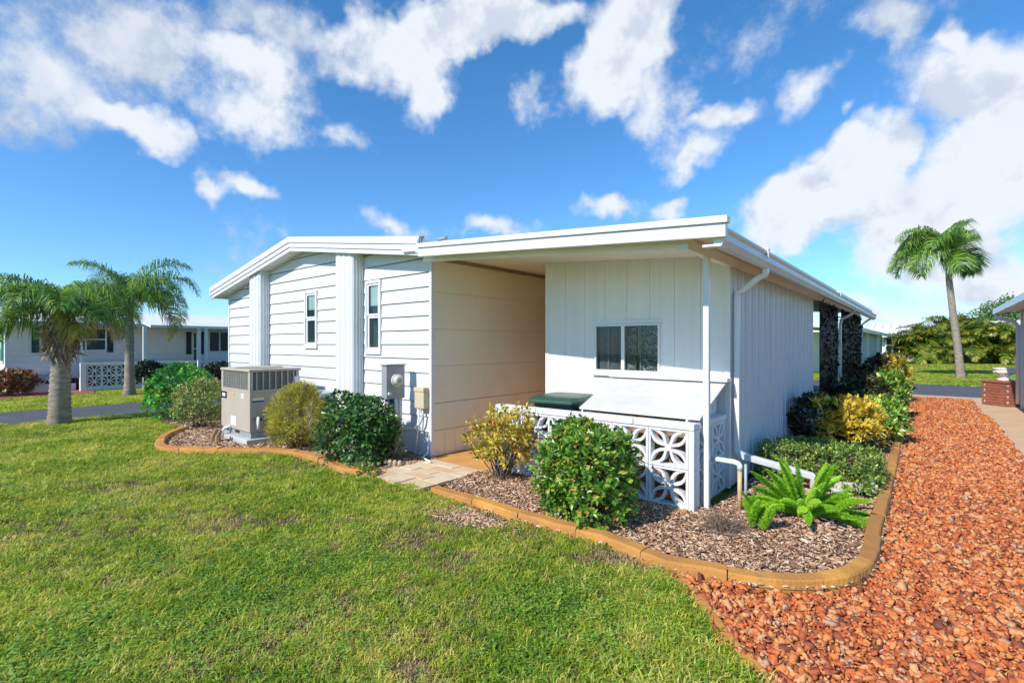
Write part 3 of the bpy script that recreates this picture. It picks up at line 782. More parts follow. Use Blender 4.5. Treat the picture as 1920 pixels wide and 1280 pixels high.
# shed window: two panes with frames, lace curtain behind
w = bpy.data.objects.new('sliding_window', None); COL.objects.link(w); w.parent = home
og = Vector((SW[0], SHY, SW[2])); w.location = og - HO
h = HB(); t = .022
x0, x1, z0, z1 = SW; xm = -2.965
yo = SHY - .03
h.box(x0, yo, z0, x0 + t, SHY + .03, z1); h.box(x1 - t, yo, z0, x1, SHY + .03, z1); h.box(x0 + t, yo, z1 - t, x1 - t, SHY + .03, z1); h.box(x0 + t, yo, z0, x1 - t, SHY + .03, z0 + t); h.box(xm - .022, yo + .002, z0 + t, xm + .022, SHY + .03, z1 - t)
h.build('frame', M_TRIM, w, bevel=.003, org=og)
h = HB(); h.box(x0 - .03, SHY - .042, z0 - .055, x1 + .03, SHY - .001, z0 - .003); h.build('sill', M_TRIM, w, bevel=.004, org=og)
h = HB(); h.box(x0 - .02, SHY - .014, z1 + .003, x1 + .02, SHY - .001, z1 + .05); h.build('head_trim', M_TRIM, w, bevel=.003, org=og)
for a, b in ((x0 + t, xm - .022), (xm + .022, x1 - t)):
    pane_quad(a, b, SHY - .010, z0 + t, z1 - t, w, og)
    h = HB(); q = .012
    xc = a + (b - a) * .46
    h.box(xc, SHY - .008, z0 + t, xc + q, SHY - .001, z1 - t); h.build('meeting_rail', M_GREY_METAL, w, org=og)
def lace():
    m, nt, b, out = new_mat('lace_curtain')
    geo = nt.nodes.new('ShaderNodeNewGeometry')
    n = nt.nodes.new('ShaderNodeTexNoise'); n.inputs['Scale'].default_value = 32; n.inputs['Detail'].default_value = 2; n.inputs['Distortion'].default_value = 1.6
    nt.links.new(geo.outputs['Position'], n.inputs['Vector'])
    r = ramp_node(nt, [(.46, (.030, .034, .04)), (.52, (.20, .22, .20)), (.60, (.46, .48, .42))]); nt.links.new(n.outputs['Fac'], r.inputs[0])
    nt.links.new(r.outputs[0], b.inputs['Base Color']); b.inputs['Roughness'].default_value = .9
    return m
M_LACE = lace()
M_VOILE = paint('sheer_curtain', (.16, .17, .20), .9, .3, 14, 0, dirt=(.3, .3, .33), dirt_amt=.6)
def curtain(x0, x1, y, mat):
    h = HB(); n = 28; vs = []
    for i in range(n + 1):
        x = x0 + (x1 - x0) * i / n; yy = y + .012 * math.sin(i * 1.9) + .006 * math.sin(i * .7)
        vs += [(x, yy, z0 + t), (x, yy, z1 - t)]
    h.add(vs, [(2 * i, 2 * i + 2, 2 * i + 3, 2 * i + 1) for i in range(n)])
    h.build('curtain', mat, w, smooth=True, org=og)
curtain(x0 + t + .02, xm - .12, SHY + .030, M_VOILE); curtain(xm - .13, xm - .035, SHY + .034, M_VOILE)
curtain(xm + .035, xm + .16, SHY + .030, M_LACE); curtain(xm + .20, x1 - t, SHY + .030, M_LACE)
h = HB(); h.box(x0 + .01, SHY + .055, z0 + .01, x1 - .01, SHY + .058, z1 - .01); h.build('dark_interior', M_GLASSD, w, org=og)
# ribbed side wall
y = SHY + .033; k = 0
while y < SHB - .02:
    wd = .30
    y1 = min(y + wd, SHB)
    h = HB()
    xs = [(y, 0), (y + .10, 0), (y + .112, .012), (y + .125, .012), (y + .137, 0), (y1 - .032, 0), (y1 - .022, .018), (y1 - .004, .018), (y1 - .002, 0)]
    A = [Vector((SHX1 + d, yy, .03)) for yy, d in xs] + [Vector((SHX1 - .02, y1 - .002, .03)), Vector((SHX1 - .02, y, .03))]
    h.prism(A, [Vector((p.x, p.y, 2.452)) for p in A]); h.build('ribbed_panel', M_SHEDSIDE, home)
    y += wd
h = HB(); h.box(SHX1 - .08, SHB, .02, SHX1 - .01, SHB + .1, 2.453); h.build('porch_post', M_METAL_W, home, bevel=.004)
# open porch beyond the utility room: dark interior, screen posts, floor wall
h = HB(); h.box(SHX1 - 1.5, SHB + .02, .0, SHX1 - 1.45, ROOFB - .3, 2.55); h.build('porch_back_wall', M_PANEL, home)
for yy in (13.85, 19.2 - .4):
    h = HB(); h.box(SHX1 - .05, yy, .0, SHX1 + .02, yy + .08, 2.453); h.build('porch_post', M_METAL_W, home, bevel=.004)
h = HB(); h.box(SHX1 - .045, SHB + .12, .0, SHX1 - .015, ROOFB - .4, .30); h.build('porch_kick_panel', M_METAL_W, home)
# ---- gutter along the right eave with hangers and downspouts
g = HB(); gx = CR[0] - .106; gz = CR[1] - .04
prof = [(gx - .005, gz - .045), (gx - .005, gz - .165), (gx + .055, gz - .168), (gx + .085, gz - .125), (gx + .085, gz - .082), (gx + .105, gz - .062), (gx + .105, gz - .045), (gx + .092, gz - .045), (gx + .092, gz - .056), (gx + .072, gz - .08), (gx + .070, gz - .122), (gx + .05, gz - .155), (gx + .01, gz - .155), (gx + .01, gz - .045)]
prof = [(x, gz - .045 + (z - gz + .045) * 1.2) for x, z in prof]
g.prism([Vector((x, FCY + .065, z)) for x, z in prof], [Vector((x, ROOFB + .05, z - .06)) for x, z in prof])
gut = g.build('gutter', paint('gutter_enamel', (.60, .63, .68), .35, .05, 2, .05, 30, dirt=(.35, .36, .4), dirt_amt=.3), home)
h = HB(); cap_ = prof[:8]; h.prism([Vector((x, FCY + .056, z)) for x, z in cap_], [Vector((x, FCY + .0645, z)) for x, z in cap_]); h.build('gutter_end_cap', M_METAL_W, gut, org=HO)
for yy in (5.55, 10.9):
    h = HB(); h.box(gx - .03, yy, gz - .05, gx + .118, yy + .05, gz - .022); h.box(gx + .106, yy, gz - .13, gx + .118, yy + .05, gz - .045); h.build('gutter_hanger', M_METAL_W, gut, org=HO)
h = HB(); h.box(gx - .10, FCY + .062, gz - .185, gx + .03, FCY + .15, gz - .165); h.build('gutter_bracket', M_METAL_W, gut, org=HO)
def downspout(pts, parent=home, w_=.075, d_=.055, mat=M_METAL_W):
    h = HB(); h.rect_tube(pts, w_, d_); return h.build('downspout', mat, parent, bevel=.008)
dx = SHX1 + .055; dy = 5.80
P = [(gx + .03, dy + .02, gz - .165), (gx + .03, dy + .02, gz - .24)]
for k in range(7):
    f = k / 6; e = f * f * (3 - 2 * f)
    P.append((gx + .02 + (dx - gx - .02) * f, dy + .02, gz - .27 - .17 * e))
P += [(dx, dy, gz - .52), (dx, dy, .52), (dx + .01, dy, .42), (dx + .07, dy + .03, .36)]
downspout(P)
de = G(1640, 935, .05)
h = HB(); h.rect_tube([(dx + .05, dy + .02, .37), (dx + .34, dy + .16, .29), (-.95, 6.12, .19)], .085, .065); h.build('downspout_extension', M_METAL_W, home, bevel=.01)
downspout([(gx + .03, 13.95, gz - .21), (gx - .02, 13.95, gz - .30), (dx + .03, 13.95, gz - .42), (dx, 13.95, gz - .55), (dx, 13.95, .1)], w_=.09)
downspout([(gx - .05, 18.95, gz - .22), (gx - .15, 18.9, gz - .30), (dx, 18.85, gz - .40), (dx - .05, 18.85, .1)], w_=.06)
bs = thing('splash_board', 'worn pale board lying from the downspout towards the curb', 'board', (-.85, 6.16, 0))
h = HB(); a = Vector((-.98, 6.08, .12)); b = Vector((-.42, 6.32, .115)); h.rect_tube([a, b], .03, .085); h.build('plank', M_BOARD, bs, org=Vector((-.85, 6.16, 0)))
h = HB(); h.box(-.80, 6.14, .0, -.68, 6.26, .085); h.build('support_block', M_CONC, bs, org=Vector((-.85, 6.16, 0)), bevel=.01)

# ------------------------------------------------------------------ decorative block wall
BW, BH, BT = .404, .375, .095
def block_mesh():
    mb = MB(); hx, hz = BW / 2 - .003, BH / 2 - .003; y0, y1 = -BT / 2, BT / 2; fr = .022
    mb.box(-hx, y0, -hz, -hx + fr, y1, hz); mb.box(hx - fr, y0, -hz, hx, y1, hz)
    mb.box(-hx + fr, y0, -hz, hx - fr, y1, -hz + fr); mb.box(-hx + fr, y0, hz - fr, hx - fr, y1, hz)
    # four petals: rings from the middle to the corners
    seg = 6
    for sx in (-1, 1):
        for sz in (-1, 1):
            a = Vector((sx * .010, sz * .010)); b = Vector((sx * (hx - .012), sz * (hz - .012)))
            ax = b - a; Ln = ax.length; t = ax / Ln; nrm = Vector((-t.y, t.x))
            def lens(f, w, s0, s1):
                return a + t * Ln * (s0 + (s1 - s0) * f), nrm * w * math.sin(PI * f)
            out_, in_ = [], []
            for side in (1, -1):
                rngk = range(seg + 1) if side == 1 else range(seg - 1, 0, -1)
                for k in rngk:
                    f = k / seg
                    c, o = lens(f, .064, 0, 1); out_.append(c + o * side)
                    c, o = lens(f, .034, .15, .92); in_.append(c + o * side)
            n = len(out_)
            yf0, yf1 = y0 + .008, y1 - .008
            vs = [(p.x, yf0, p.y) for p in out_] + [(p.x, yf0, p.y) for p in in_] + [(p.x, yf1, p.y) for p in out_] + [(p.x, yf1, p.y) for p in in_]
            fs = []
            for k in range(n):
                j = (k + 1) % n
                fs += [(k, j, n + j, n + k), (2 * n + k, 3 * n + k, 3 * n + j, 2 * n + j), (k, 2 * n + k, 2 * n + j, j), (n + k, n + j, 3 * n + j, 3 * n + k)]
            mb.add(vs, fs)
    mb.lathe([(.034, -BT / 2 + .004), (.034, BT / 2 - .004)], 8, Matrix.Rotation(PI / 2, 4, 'X'))
    return mb
bm_ = block_mesh(); tmp = bm_.build('block', M_BLOCK)
BLK = tmp.data; bpy.data.objects.remove(tmp)
dw = thing('decorative_block_wall', 'waist-high white wall of pierced petal-pattern blocks around the carport corner', 'wall', (-1.72, 4.72, 0))
nx = 6; xr = -1.755
def blk(x, y, z, rz=0):
    o = bpy.data.objects.new('block', BLK); COL.objects.link(o); o.parent = dw
    o.location = Vector((x, y, z)) - Vector((-1.72, 4.72, 0)); o.rotation_euler = (0, 0, rz)
for i in range(nx):
    for k in range(2):
        blk(xr - BW * (i + .5), 4.72, .03 + BH * (k + .5))
for i in range(2):
    for k in range(2):
        blk(-1.755 + .0, 4.79 + BW * (i + .5) + .02, .03 + BH * (k + .5), PI / 2)
DO = Vector((-1.72, 4.72, 0))
h = HB(); h.box(-1.755, 4.668, 0, -1.70, 4.80, .03 + 2 * BH); h.build('corner_column', M_BLOCK, dw, bevel=.006, org=DO)
h = HB(); h.box(xr - nx * BW - .02, 4.672, -.02, xr, 4.768, .028); h.build('footing', M_BLOCK, dw, bevel=.004, org=DO)
xs = xr - nx * BW - .02
capw = (-1.695 - xs) / 4
for k in range(4):
    h = HB(); dz = random.uniform(-.003, .003)
    h.box(xs + k * capw + .003, 4.662, .032 + 2 * BH, xs + (k + 1) * capw - .003, 4.778, .095 + 2 * BH + dz); h.build('cap_stone', M_BLOCK, dw, bevel=.008, org=DO)
h = HB(); h.box(-1.810, 4.79, .032 + 2 * BH, -1.698, 5.63, .088 + 2 * BH); h.build('cap_stone', M_BLOCK, dw, bevel=.008, org=DO)
h = HB(); h.box(xs - .02, 4.676, 0, xs - .001, 4.765, .09 + 2 * BH); h.build('end_pier', M_BLOCK, dw, bevel=.005, org=DO)

# ------------------------------------------------------------------ storage bin with a sloping lid
sb = thing('storage_bin', 'white wooden storage bin with sloping two-board lid below the sliding window', 'storage box', (-2.36, 5.2, 0))
SO = Vector((-2.36, 5.2, 0))
bx0, bx1 = -3.02, -1.83
lf = Vector((0, 4.80, .865)); lb = Vector((0, 5.60, 1.165))
for (a, b) in ((0, .495), (.505, 1)):
    p, q = lf.lerp(lb, a), lf.lerp(lb, b)
    h = HB(); A = [Vector((bx0 - .03, p.y, p.z)), Vector((bx0 - .03, q.y, q.z)), Vector((bx0 - .03, q.y, q.z + .022)), Vector((bx0 - .03, p.y, p.z + .022))]
    h.prism(A, [Vector((bx1 + .14, v.y, v.z)) for v in A]); h.build('lid_board', M_LID, sb, bevel=.004, org=SO)
h = HB(); h.box(bx0 - .06, 5.53, 1.192, bx1 + .17, 5.69, 1.232); h.build('hinge_rail', M_TRIM, sb, bevel=.006, org=SO)
for xx in (bx0, bx1):
    h = HB(); A = [Vector((xx, 4.80, .03)), Vector((xx, 5.62, .03)), Vector((xx, 5.62, 1.15)), Vector((xx, 4.80, .862))]
    h.prism(A, [v + Vector((.018, 0, 0)) for v in A]); h.build('side_panel', M_SHED, sb, org=SO)
h = HB(); h.box(bx0 + .02, 5.02, .03, bx1, 5.035, .90); h.build('inner_panel', M_WOOD, sb, org=SO)  # dark wood tone stands in for shade behind the block openings
for k in range(5):
    yy = 4.90 + k * .15; zt = lf.z + (lb.z - lf.z) * (yy - lf.y) / (lb.y - lf.y) - .01
    h = HB(); h.box(bx1 + .0185, yy, .85, bx1 + .026, yy + .135, zt); h.build('cladding_board', M_SHED, sb, org=SO)

# ------------------------------------------------------------------ wheeled trash cart behind the wall
tcart = thing('trash_cart', 'dark green wheeled trash cart with closed lid behind the block wall', 'trash can', (-3.53, 5.22, .022), R_(8))
m = MB()
def ring(w, d, z, y=0): return [Vector((x * w / 2, y + yy * d / 2, z)) for x, yy in ((-1, -.8), (-.8, -1), (.8, -1), (1, -.8), (1, .8), (.8, 1), (-.8, 1), (-1, .8))]
rs = [ring(.44, .46, .06, .02), ring(.46, .48, .10, .02), ring(.56, .60, .80), ring(.60, .64, .81), ring(.60, .64, .86)]
vs = [p for r in rs for p in r]; fs = [(i * 8 + k, i * 8 + (k + 1) % 8, (i + 1) * 8 + (k + 1) % 8, (i + 1) * 8 + k) for i in range(4) for k in range(8)] + [tuple(reversed(range(8))), tuple(32 + k for k in range(8))]
m.add(vs, fs); m.build('body', M_CARTB, tcart, bevel=.006)
m = MB(); rs = [ring(.68, .74, .862, -.02), ring(.69, .75, .90, -.02), ring(.60, .62, .935), ring(.50, .50, .945)]
vs = [p for r in rs for p in r]; fs = [(i * 8 + k, i * 8 + (k + 1) % 8, (i + 1) * 8 + (k + 1) % 8, (i + 1) * 8 + k) for i in range(3) for k in range(8)] + [tuple(reversed(range(8))), tuple(24 + k for k in range(8))]
m.add(vs, fs); m.build('lid', M_CART, tcart, bevel=.01)
m = MB(); m.tube([(-.22, .33, .80), (-.22, .40, .83), (.22, .40, .83), (.22, .33, .80)], .016, 8); m.build('handle', M_CARTB, tcart, smooth=True)
for sx in (-.26, .26):
    m = MB(); m.lathe([(.02, -.025), (.12, -.025), (.125, -.015), (.125, .015), (.12, .025), (.02, .025)], 16, Matrix.Translation((sx, .24, .125)) @ Matrix.Rotation(PI / 2, 4, 'Y')); m.build('wheel', M_BLACK, tcart, smooth=False)
m = MB(); m.box(-.30, -.332, .70, .12, -.322, .79); m.box(-.02, -.328, .60, .24, -.318, .70); m.build('front_ribs', M_CART, tcart)
m = MB(); m.box(.296, -.25, .66, .305, .05, .80); m.build('blue_emblem', M_BLUE, tcart)

# ------------------------------------------------------------------ packaged air conditioner on a pad
ap = tag(MB().box(-.67, -.06, -.02, .66, .94, .10).build('concrete_pad', M_CONC, bevel=.012), 'grey concrete pad under the tan air conditioner', 'pad')
ap.location = (-8.80, 3.30, 0)
ac = thing('air_conditioner', 'tan boxy outdoor air conditioner with wire grilles on a concrete pad', 'air conditioner', (-8.80, 3.30, .10))
W, D, HH = 1.16, .84, 1.10         # width along the facade, depth, height
x0, x1 = -W / 2, W / 2
zs = .72
m = MB(); m.box(x0, .02, .10, x1, D, zs); m.build('cabinet', M_AC, ac, bevel=.008)
m = MB(); m.box(x0 + .03, .05, zs + .002, x1 - .03, D - .03, HH - .04); m.build('coil', M_AC_DARK, ac)
for (cx, cy) in ((x0, .02), (x1 - .07, .02), (x0, D - .07), (x1 - .07, D - .07)):
    MB().box(cx, cy, zs + .001, cx + .07, cy + .05, HH - .04).build('corner_post', M_AC, ac, bevel=.004)
MB().box(x0 + .07, .02, zs + .001, x1 - .07, .045, zs + .045).build('grille_rail', M_AC, ac, bevel=.004)
MB().box(x1 - .03, .07, zs + .001, x1, D - .07, zs + .045).build('grille_rail', M_AC, ac, bevel=.004)
m = MB(); m.box(x0 - .012, .005, HH - .045, x1 + .012, D + .012, HH); m.build('top_cap', M_AC, ac, bevel=.012)
m = MB(); m.lathe([(.36, 0), (.37, .012), (.30, .02), (.10, .026), (.09, .03)], 20, Matrix.Translation((-.02, D / 2, HH + .001))); m.build('fan_guard', M_AC_GRILL, ac)
m = MB()
for k in range(15): xx = x0 + .09 + k * (W - .18) / 14; m.box(xx - .004, .024, zs + .05, xx + .004, .032, HH - .05)
for k in range(10): zz = zs + .06 + k * .031; m.box(x0 + .075, .020, zz - .004, x1 - .075, .0238, zz + .004)
m.build('front_grille', M_AC_GRILL, ac)
m = MB()
for k in range(7): yy = .13 + k * .10; m.box(x1 - .014, yy - .011, zs + .05, x1 - .004, yy + .011, HH - .05)
for k in range(22): zz = zs + .06 + k * .0138; m.box(x1 - .022, .08, zz - .002, x1 - .0145, D - .08, zz + .002)
m.build('side_grille', M_AC_GRILL, ac)
m = MB(); m.box(x0 + .01, .04, .0, x1 - .01, .06, .098); m.box(x1 - .03, .061, .0, x1 - .012, D - .02, .098); m.box(x0 + .01, .061, 0, x0 + .03, D - .02, .098); m.build('base_rail', M_GREY_METAL, ac)
for xx in (x0 + .12, x0 + .55):
    m = MB(); m.box(xx, .034, .045, xx + .17, .0395, .085); m.build('fork_slot', M_STICK_K, ac)
def plate(parent, name, mat, p0, p1):
    m = MB(); m.box(*p0, *p1); return m.build(name, mat, parent)
plate(ac, 'badge', M_STICK_K, (x0 + .01, .012, .585), (x0 + .24, .0195, .70))
plate(ac, 'badge_mark', M_STICK, (x0 + .07, .009, .615), (x0 + .20, .0118, .67))
plate(ac, 'warning_label', M_STICK_O, (x0 + .42, .015, .66), (x0 + .56, .0195, .70))
plate(ac, 'warning_label', M_STICK, (x0 + .84, .015, .62), (x0 + .94, .0195, .70))
plate(ac, 'rating_label', M_STICK, (x0 + .42, .015, .16), (x0 + .64, .0195, .31))
plate(ac, 'side_label', M_STICK, (x1 + .0005, .06, .60), (x1 + .004, .24, .645)); plate(ac, 'side_label', M_STICK_O, (x1 + .0005, .06, .646), (x1 + .004, .24, .68)); plate(ac, 'side_label', M_STICK_B, (x1 + .0005, .06, .575), (x1 + .004, .24, .599))
plate(ac, 'wall_label', M_STICK, (x1 + .0005, D - .10, .73), (x1 + .004, D - .005, .96))
m = MB(); m.tube([(x1 - .02, .10, .32), (x1 + .05, .10, .32), (x1 + .09, .14, .31), (x1 + .12, .40, .22), (x1 + .10, .7, .15)], .018, 8); m.build('refrigerant_hose', M_BLACK, ac, smooth=True)
m = MB(); m.tube([(x1 + .05, .13, .33), (x1 + .12, .10, .31), (x1 + .13, .10, .16)], .024, 8); m.build('drain_pipe', M_PVC, ac, smooth=True)
ad = thing('air_duct', 'grey metal duct hood against the siding between shrubs and air conditioner', 'duct', (-8.05, 4.36, 0))
m = MB(); m.prism([Vector(p) for p in ((-.42, -.18, .0), (.42, -.18, .0), (.42, .20, .0), (-.42, .20, .0))], [Vector(p) for p in ((-.42, -.18, .70), (.42, -.18, .70), (.42, .20, .70), (-.42, .20, .70))]); m.build('duct_box', M_GREY_METAL, ad, bevel=.03)
m = MB(); m.box(-.44, -.20, .702, .44, .20, .80); m.build('duct_cover', paint('duct_cover_grey', (.40, .45, .48), .4, .08, 4, .05, 40), ad, bevel=.03)
# driftwood stake and pvc elbow in front of the unit
st = thing('wood_stump', 'short split brown wood stump leaning in the mulch before the air conditioner', 'stump', G(402, 831))
m = MB(); m.tube([(-.03, 0, -.02), (-.01, 0, .12), (.05, .02, .24)], [.06, .05, .03], 7); m.build('left_piece', M_WOOD, st)
m = MB(); m.tube([(.07, .02, -.02), (.07, .03, .12), (.13, .05, .22)], [.045, .04, .02], 7); m.build('right_piece', M_WOOD, st)
pe = thing('drain_elbow', 'white pvc drain elbow at the corner of the air conditioner', 'pipe', G(416, 824))
m = MB(); m.tube([(0, 0, -.02), (.0, 0, .14), (.03, .04, .20), (.12, .1, .23)], .026, 8); m.build('pipe', M_PVC, pe, smooth=True)

# ------------------------------------------------------------------ electric meter pedestal and telephone box
mp_ = thing('meter_pedestal', 'grey steel electric meter pedestal with round glass meter before the siding', 'electric meter', (-5.76, 4.22, 0))
m = MB(); m.box(-.06, -.13, .84, .06, .18, 1.30); m.build('meter_box', M_GREY_METAL, mp_, bevel=.008)
m = MB(); m.box(-.075, -.145, 1.302, .075, .195, 1.32); m.build('rain_cap', M_GREY_METAL, mp_, bevel=.004)
m = MB(); m.box(-.05, -.08, .0, .035, -.03, .838); m.box(-.05, .08, .0, .035, .15, .838); m.build('channel_post', paint('galvanised', (.45, .46, .48), .4, .1, 6, .1, 50, metal=.4), mp_)
m = MB(); m.box(-.05, -.028, .10, -.03, .078, .836); m.build('cover_plate', M_GREY_METAL, mp_)
RY = Matrix.Translation((.061, .03, 1.10)) @ Matrix.Rotation(PI / 2, 4, 'Y')
m = MB(); m.lathe([(.090, 0), (.092, .025), (.080, .03)], 24, RY); m.build('meter_ring', M_DIALFACE, mp_, smooth=False)
m = MB(); m.lathe([(.076, .031), (.074, .065), (.060, .085), (.03, .092)], 24, RY); m.build('meter_dome', paint('meter_glass', (.55, .56, .48), .12, .05, 5, 0), mp_, smooth=True)
m = MB(); m.box(.1535, -.02, 1.07, .157, .06, 1.12); m.build('dial_plate', M_GREY_METAL, mp_)
m = MB(); m.tube([(.062, -.09, .915), (.085, -.09, .915)], .022, 10); m.build('lock_knob', M_STICK, mp_)
for (yy, r) in ((-.05, .022), (.04, .028), (.11, .02)):
    m = MB(); m.tube([(.03, yy, .84), (.035, yy + .01, .5), (.03, yy, .0)], r, 8); m.build('conduit', M_PVC if yy > 0 else M_BLACK, mp_, smooth=True)
jb = thing('utility_box', 'small tan plastic utility box on the siding beside the carport corner', 'utility box', (-5.46, 4.53, .70))
m = MB(); m.box(-.10, -.075, .0, .10, .02, .28); m.build('box', M_TANBOX, jb, bevel=.012)
m = MB(); m.box(-.108, -.085, .235, .108, .02, .296); m.build('box_top', M_TANBOX, jb, bevel=.01)
m = MB(); m.box(.101, -.07, .02, .106, .015, .23); m.build('side_cover', M_TANBOX, jb, bevel=.002)
P = [(.03, -.03, -.01)] + [(.03 - .16 * (1 - math.cos(a)), -.03 - .06 * math.sin(a), -.10 - .20 * math.sin(a)) for a in [k * PI / 12 for k in range(0, 7)]] + [(-.30, -.16, -.32)]
m = MB(); m.tube(P, .017, 8); m.build('conduit', paint('grey_conduit', (.52, .54, .56), .45, .05, 5, .05, 40), jb, smooth=True)
m = MB(); m.tube([(-.05, -.03, -.01), (-.05, -.05, -.3), (-.1, -.06, -.68)], .012, 6); m.build('cable', M_STICK, jb, smooth=True)
dp = thing('drain_line', 'thin white pipe along the foot of the siding by the pavers', 'pipe', (-5.30, 4.40, 0))
m = MB(); m.tube([(-.05, .14, .34), (-.05, .12, .08), (-.02, .0, .05), (.25, -.08, .045)], .014, 8); m.build('pipe', M_PVC, dp, smooth=True)

# pvc vent pipe with elbow beside the block wall
vp = thing('pvc_pipe', 'white pvc pipe with elbow coming out of the pierced block wall', 'pipe', G(1387, 905) + Vector((.12, -.55, 0)))
pb = G(1387, 960)
vp.location = (pb.x, pb.y, 0)
m = MB(); m.tube([(-.36, .02, .47), (-.05, .005, .47), (-.015, 0, .462), (.0, 0, .445), (.0, 0, .40)], .026, 10); m.build('elbow', M_PVC, vp, smooth=True)
m = MB(); m.tube([(0, 0, .40), (0, 0, -.02)], .021, 10); m.build('riser', paint('stained_pvc', (.60, .40, .20), .5, .15, 6, .05, 40, dirt=(.72, .6, .42), dirt_amt=.6), vp, smooth=True)
m = MB(); m.tube([(.045, .03, .46), (.045, .03, -.02)], .014, 8); m.build('cable_pipe', paint('grey_pipe', (.35, .37, .40), .5, .05, 5, .05, 40), vp, smooth=True)

# ------------------------------------------------------------------ foliage builders
def unit(a): return a / np.maximum(np.linalg.norm(a, axis=1, keepdims=True), 1e-9)
def leaf_arrays(base, axis, nrm, length, width, fold=.25, curl=.15, mid=.45):
    """many leaves at once: five points and four triangles each"""
    axis = unit(axis); side = unit(np.cross(axis, nrm)); nn = np.cross(side, axis)
    Lc = length[:, None]; Wc = width[:, None]
    b = base; m = base + axis * Lc * mid - nn * Wc * fold * .5
    l = base + axis * Lc * mid + side * Wc * .5; r = base + axis * Lc * mid - side * Wc * .5
    t = base + axis * Lc - nn * Lc * curl
    V = np.stack([b, l, t, r, m], 1).reshape(-1, 3); n = len(base)
    F = (np.array([[0, 4, 1], [1, 4, 2], [0, 3, 4], [4, 3, 2]])[None] + (np.arange(n) * 5)[:, None, None]).reshape(-1, 3)
    return V, F
def lump(P, seed, freq=3.0):
    """smooth pseudo-noise in about -1..1 for an uneven outline"""
    r = np.random.default_rng(seed); v = np.zeros(len(P))
    for k in range(5):
        d = r.normal(size=3); d /= np.linalg.norm(d); v += np.sin(P @ d * freq * r.uniform(.6, 1.8) + r.uniform(0, 6.28)) / 2.2
    return v
def bush(name, label, cat, loc, dims, mat, n_twig=300, per=9, leaf=.05, wid=.5, boxy=2.0, seed=1, base_z=.08, spread=.9, inner=.55, up=.25, lumpy=.10, group=None,
         stems=14, fold=.25, twig_len=.10, mats2=None, frac2=0.0, side2=None, parent_label=None, flat_top=None):
    r = np.random.default_rng(seed)
    t = thing(name, label, cat, loc, group=group)
    rx, ry, rz = dims
    d = unit(r.normal(size=(n_twig, 3))); d[:, 2] = np.where(d[:, 2] < -.75, -d[:, 2], d[:, 2])
    q = (np.abs(d) ** boxy).sum(1) ** (-1.0 / boxy)                     # superellipsoid radius
    rad = q * (inner + (1 - inner) * r.random(n_twig) ** .45)
    rad *= 1 + lumpy * lump(d, seed + 5, 4.0)
    C = d * rad[:, None] * np.array([rx, ry, rz]); C[:, 2] += base_z + rz
    C[:, 2] = np.maximum(C[:, 2], .03)
    tw = unit(d * np.array([1, 1, .8]) + np.array([0, 0, up]) + r.normal(size=(n_twig, 3)) * .35)
    P = np.repeat(C, per, 0); T = np.repeat(tw, per, 0); n = len(P)
    off = r.random(n)
    P = P + T * ((off - .6) * twig_len)[:, None]
    rd = unit(np.cross(T, r.normal(size=(n, 3))))
    ax = unit(T * (.45 + .5 * off[:, None]) + rd * spread + r.normal(size=(n, 3)) * .2)
    nr = unit(T + np.array([0, 0, .5]) + r.normal(size=(n, 3)) * .35)
    Ls = leaf * r.uniform(.65, 1.25, n)
    V, F = leaf_arrays(P + rd * .006, ax, nr, Ls, Ls * wid * r.uniform(.8, 1.2, n), fold, .12)
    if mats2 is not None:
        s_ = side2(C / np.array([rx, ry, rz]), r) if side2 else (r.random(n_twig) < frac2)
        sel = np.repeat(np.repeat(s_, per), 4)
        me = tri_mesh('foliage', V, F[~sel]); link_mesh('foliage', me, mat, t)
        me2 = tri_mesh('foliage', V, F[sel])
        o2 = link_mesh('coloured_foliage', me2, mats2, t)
    else:
        link_mesh('foliage', tri_mesh('foliage', V, F), mat, t)
    pick = r.choice(n_twig, size=min(stems * 3, n_twig), replace=False)
    for k in range(min(stems, 6)):
        m = MB()
        for j in pick[k::max(1, min(stems, 6))]:
            a = Vector((r.normal() * rx * .1, r.normal() * ry * .1, -.03)); b = Vector(C[j]); c = a.lerp(b, .5) + Vector((r.normal() * .03, r.normal() * .03, .06))
            m.tube([a, c, b], [.009, .007, .003], 5, caps=False)
            break
        b0 = m.build('stem', M_STEM, t)
    if stems > 6:
        m = MB()
        for j in pick[6:]:
            a = Vector((r.normal() * rx * .12, r.normal() * ry * .12, -.02)); b = Vector(C[j]); c = a.lerp(b, .55) + Vector((r.normal() * .04, r.normal() * .04, .05))
            m.tube([a, c, b], [.006, .005, .002], 4, caps=False)
        tag(m.build('twigs', M_STEM, t), kind='stuff')
    return t

G_HOLLY = leaf_mat('holly_leaf', [(0, (.012, .035, .012)), (.4, (.03, .085, .02)), (.75, (.06, .15, .03)), (1, (.14, .24, .05))], .3, .2, gain=1.45)
G_IXORA = leaf_mat('ixora_leaf', [(0, (.03, .085, .012)), (.45, (.075, .19, .02)), (.75, (.15, .28, .03)), (.92, (.32, .32, .05)), (1, (.42, .22, .05))], .32, .3, gain=1.45)
G_BRIGHT = leaf_mat('bright_leaf', [(0, (.02, .09, .015)), (.4, (.05, .22, .025)), (.8, (.11, .36, .04)), (1, (.2, .45, .07))], .3, .3, gain=1.45)
G_OLIVE = leaf_mat('olive_leaf', [(0, (.06, .085, .02)), (.5, (.15, .19, .045)), (.85, (.26, .29, .08)), (1, (.34, .33, .12))], .4, .25, gain=1.45)
G_CYPRESS = leaf_mat('cypress_spray', [(0, (.10, .085, .02)), (.4, (.20, .19, .025)), (.75, (.33, .31, .03)), (1, (.46, .42, .06))], .55, .3, pos_scale=3.0, gain=1.45)
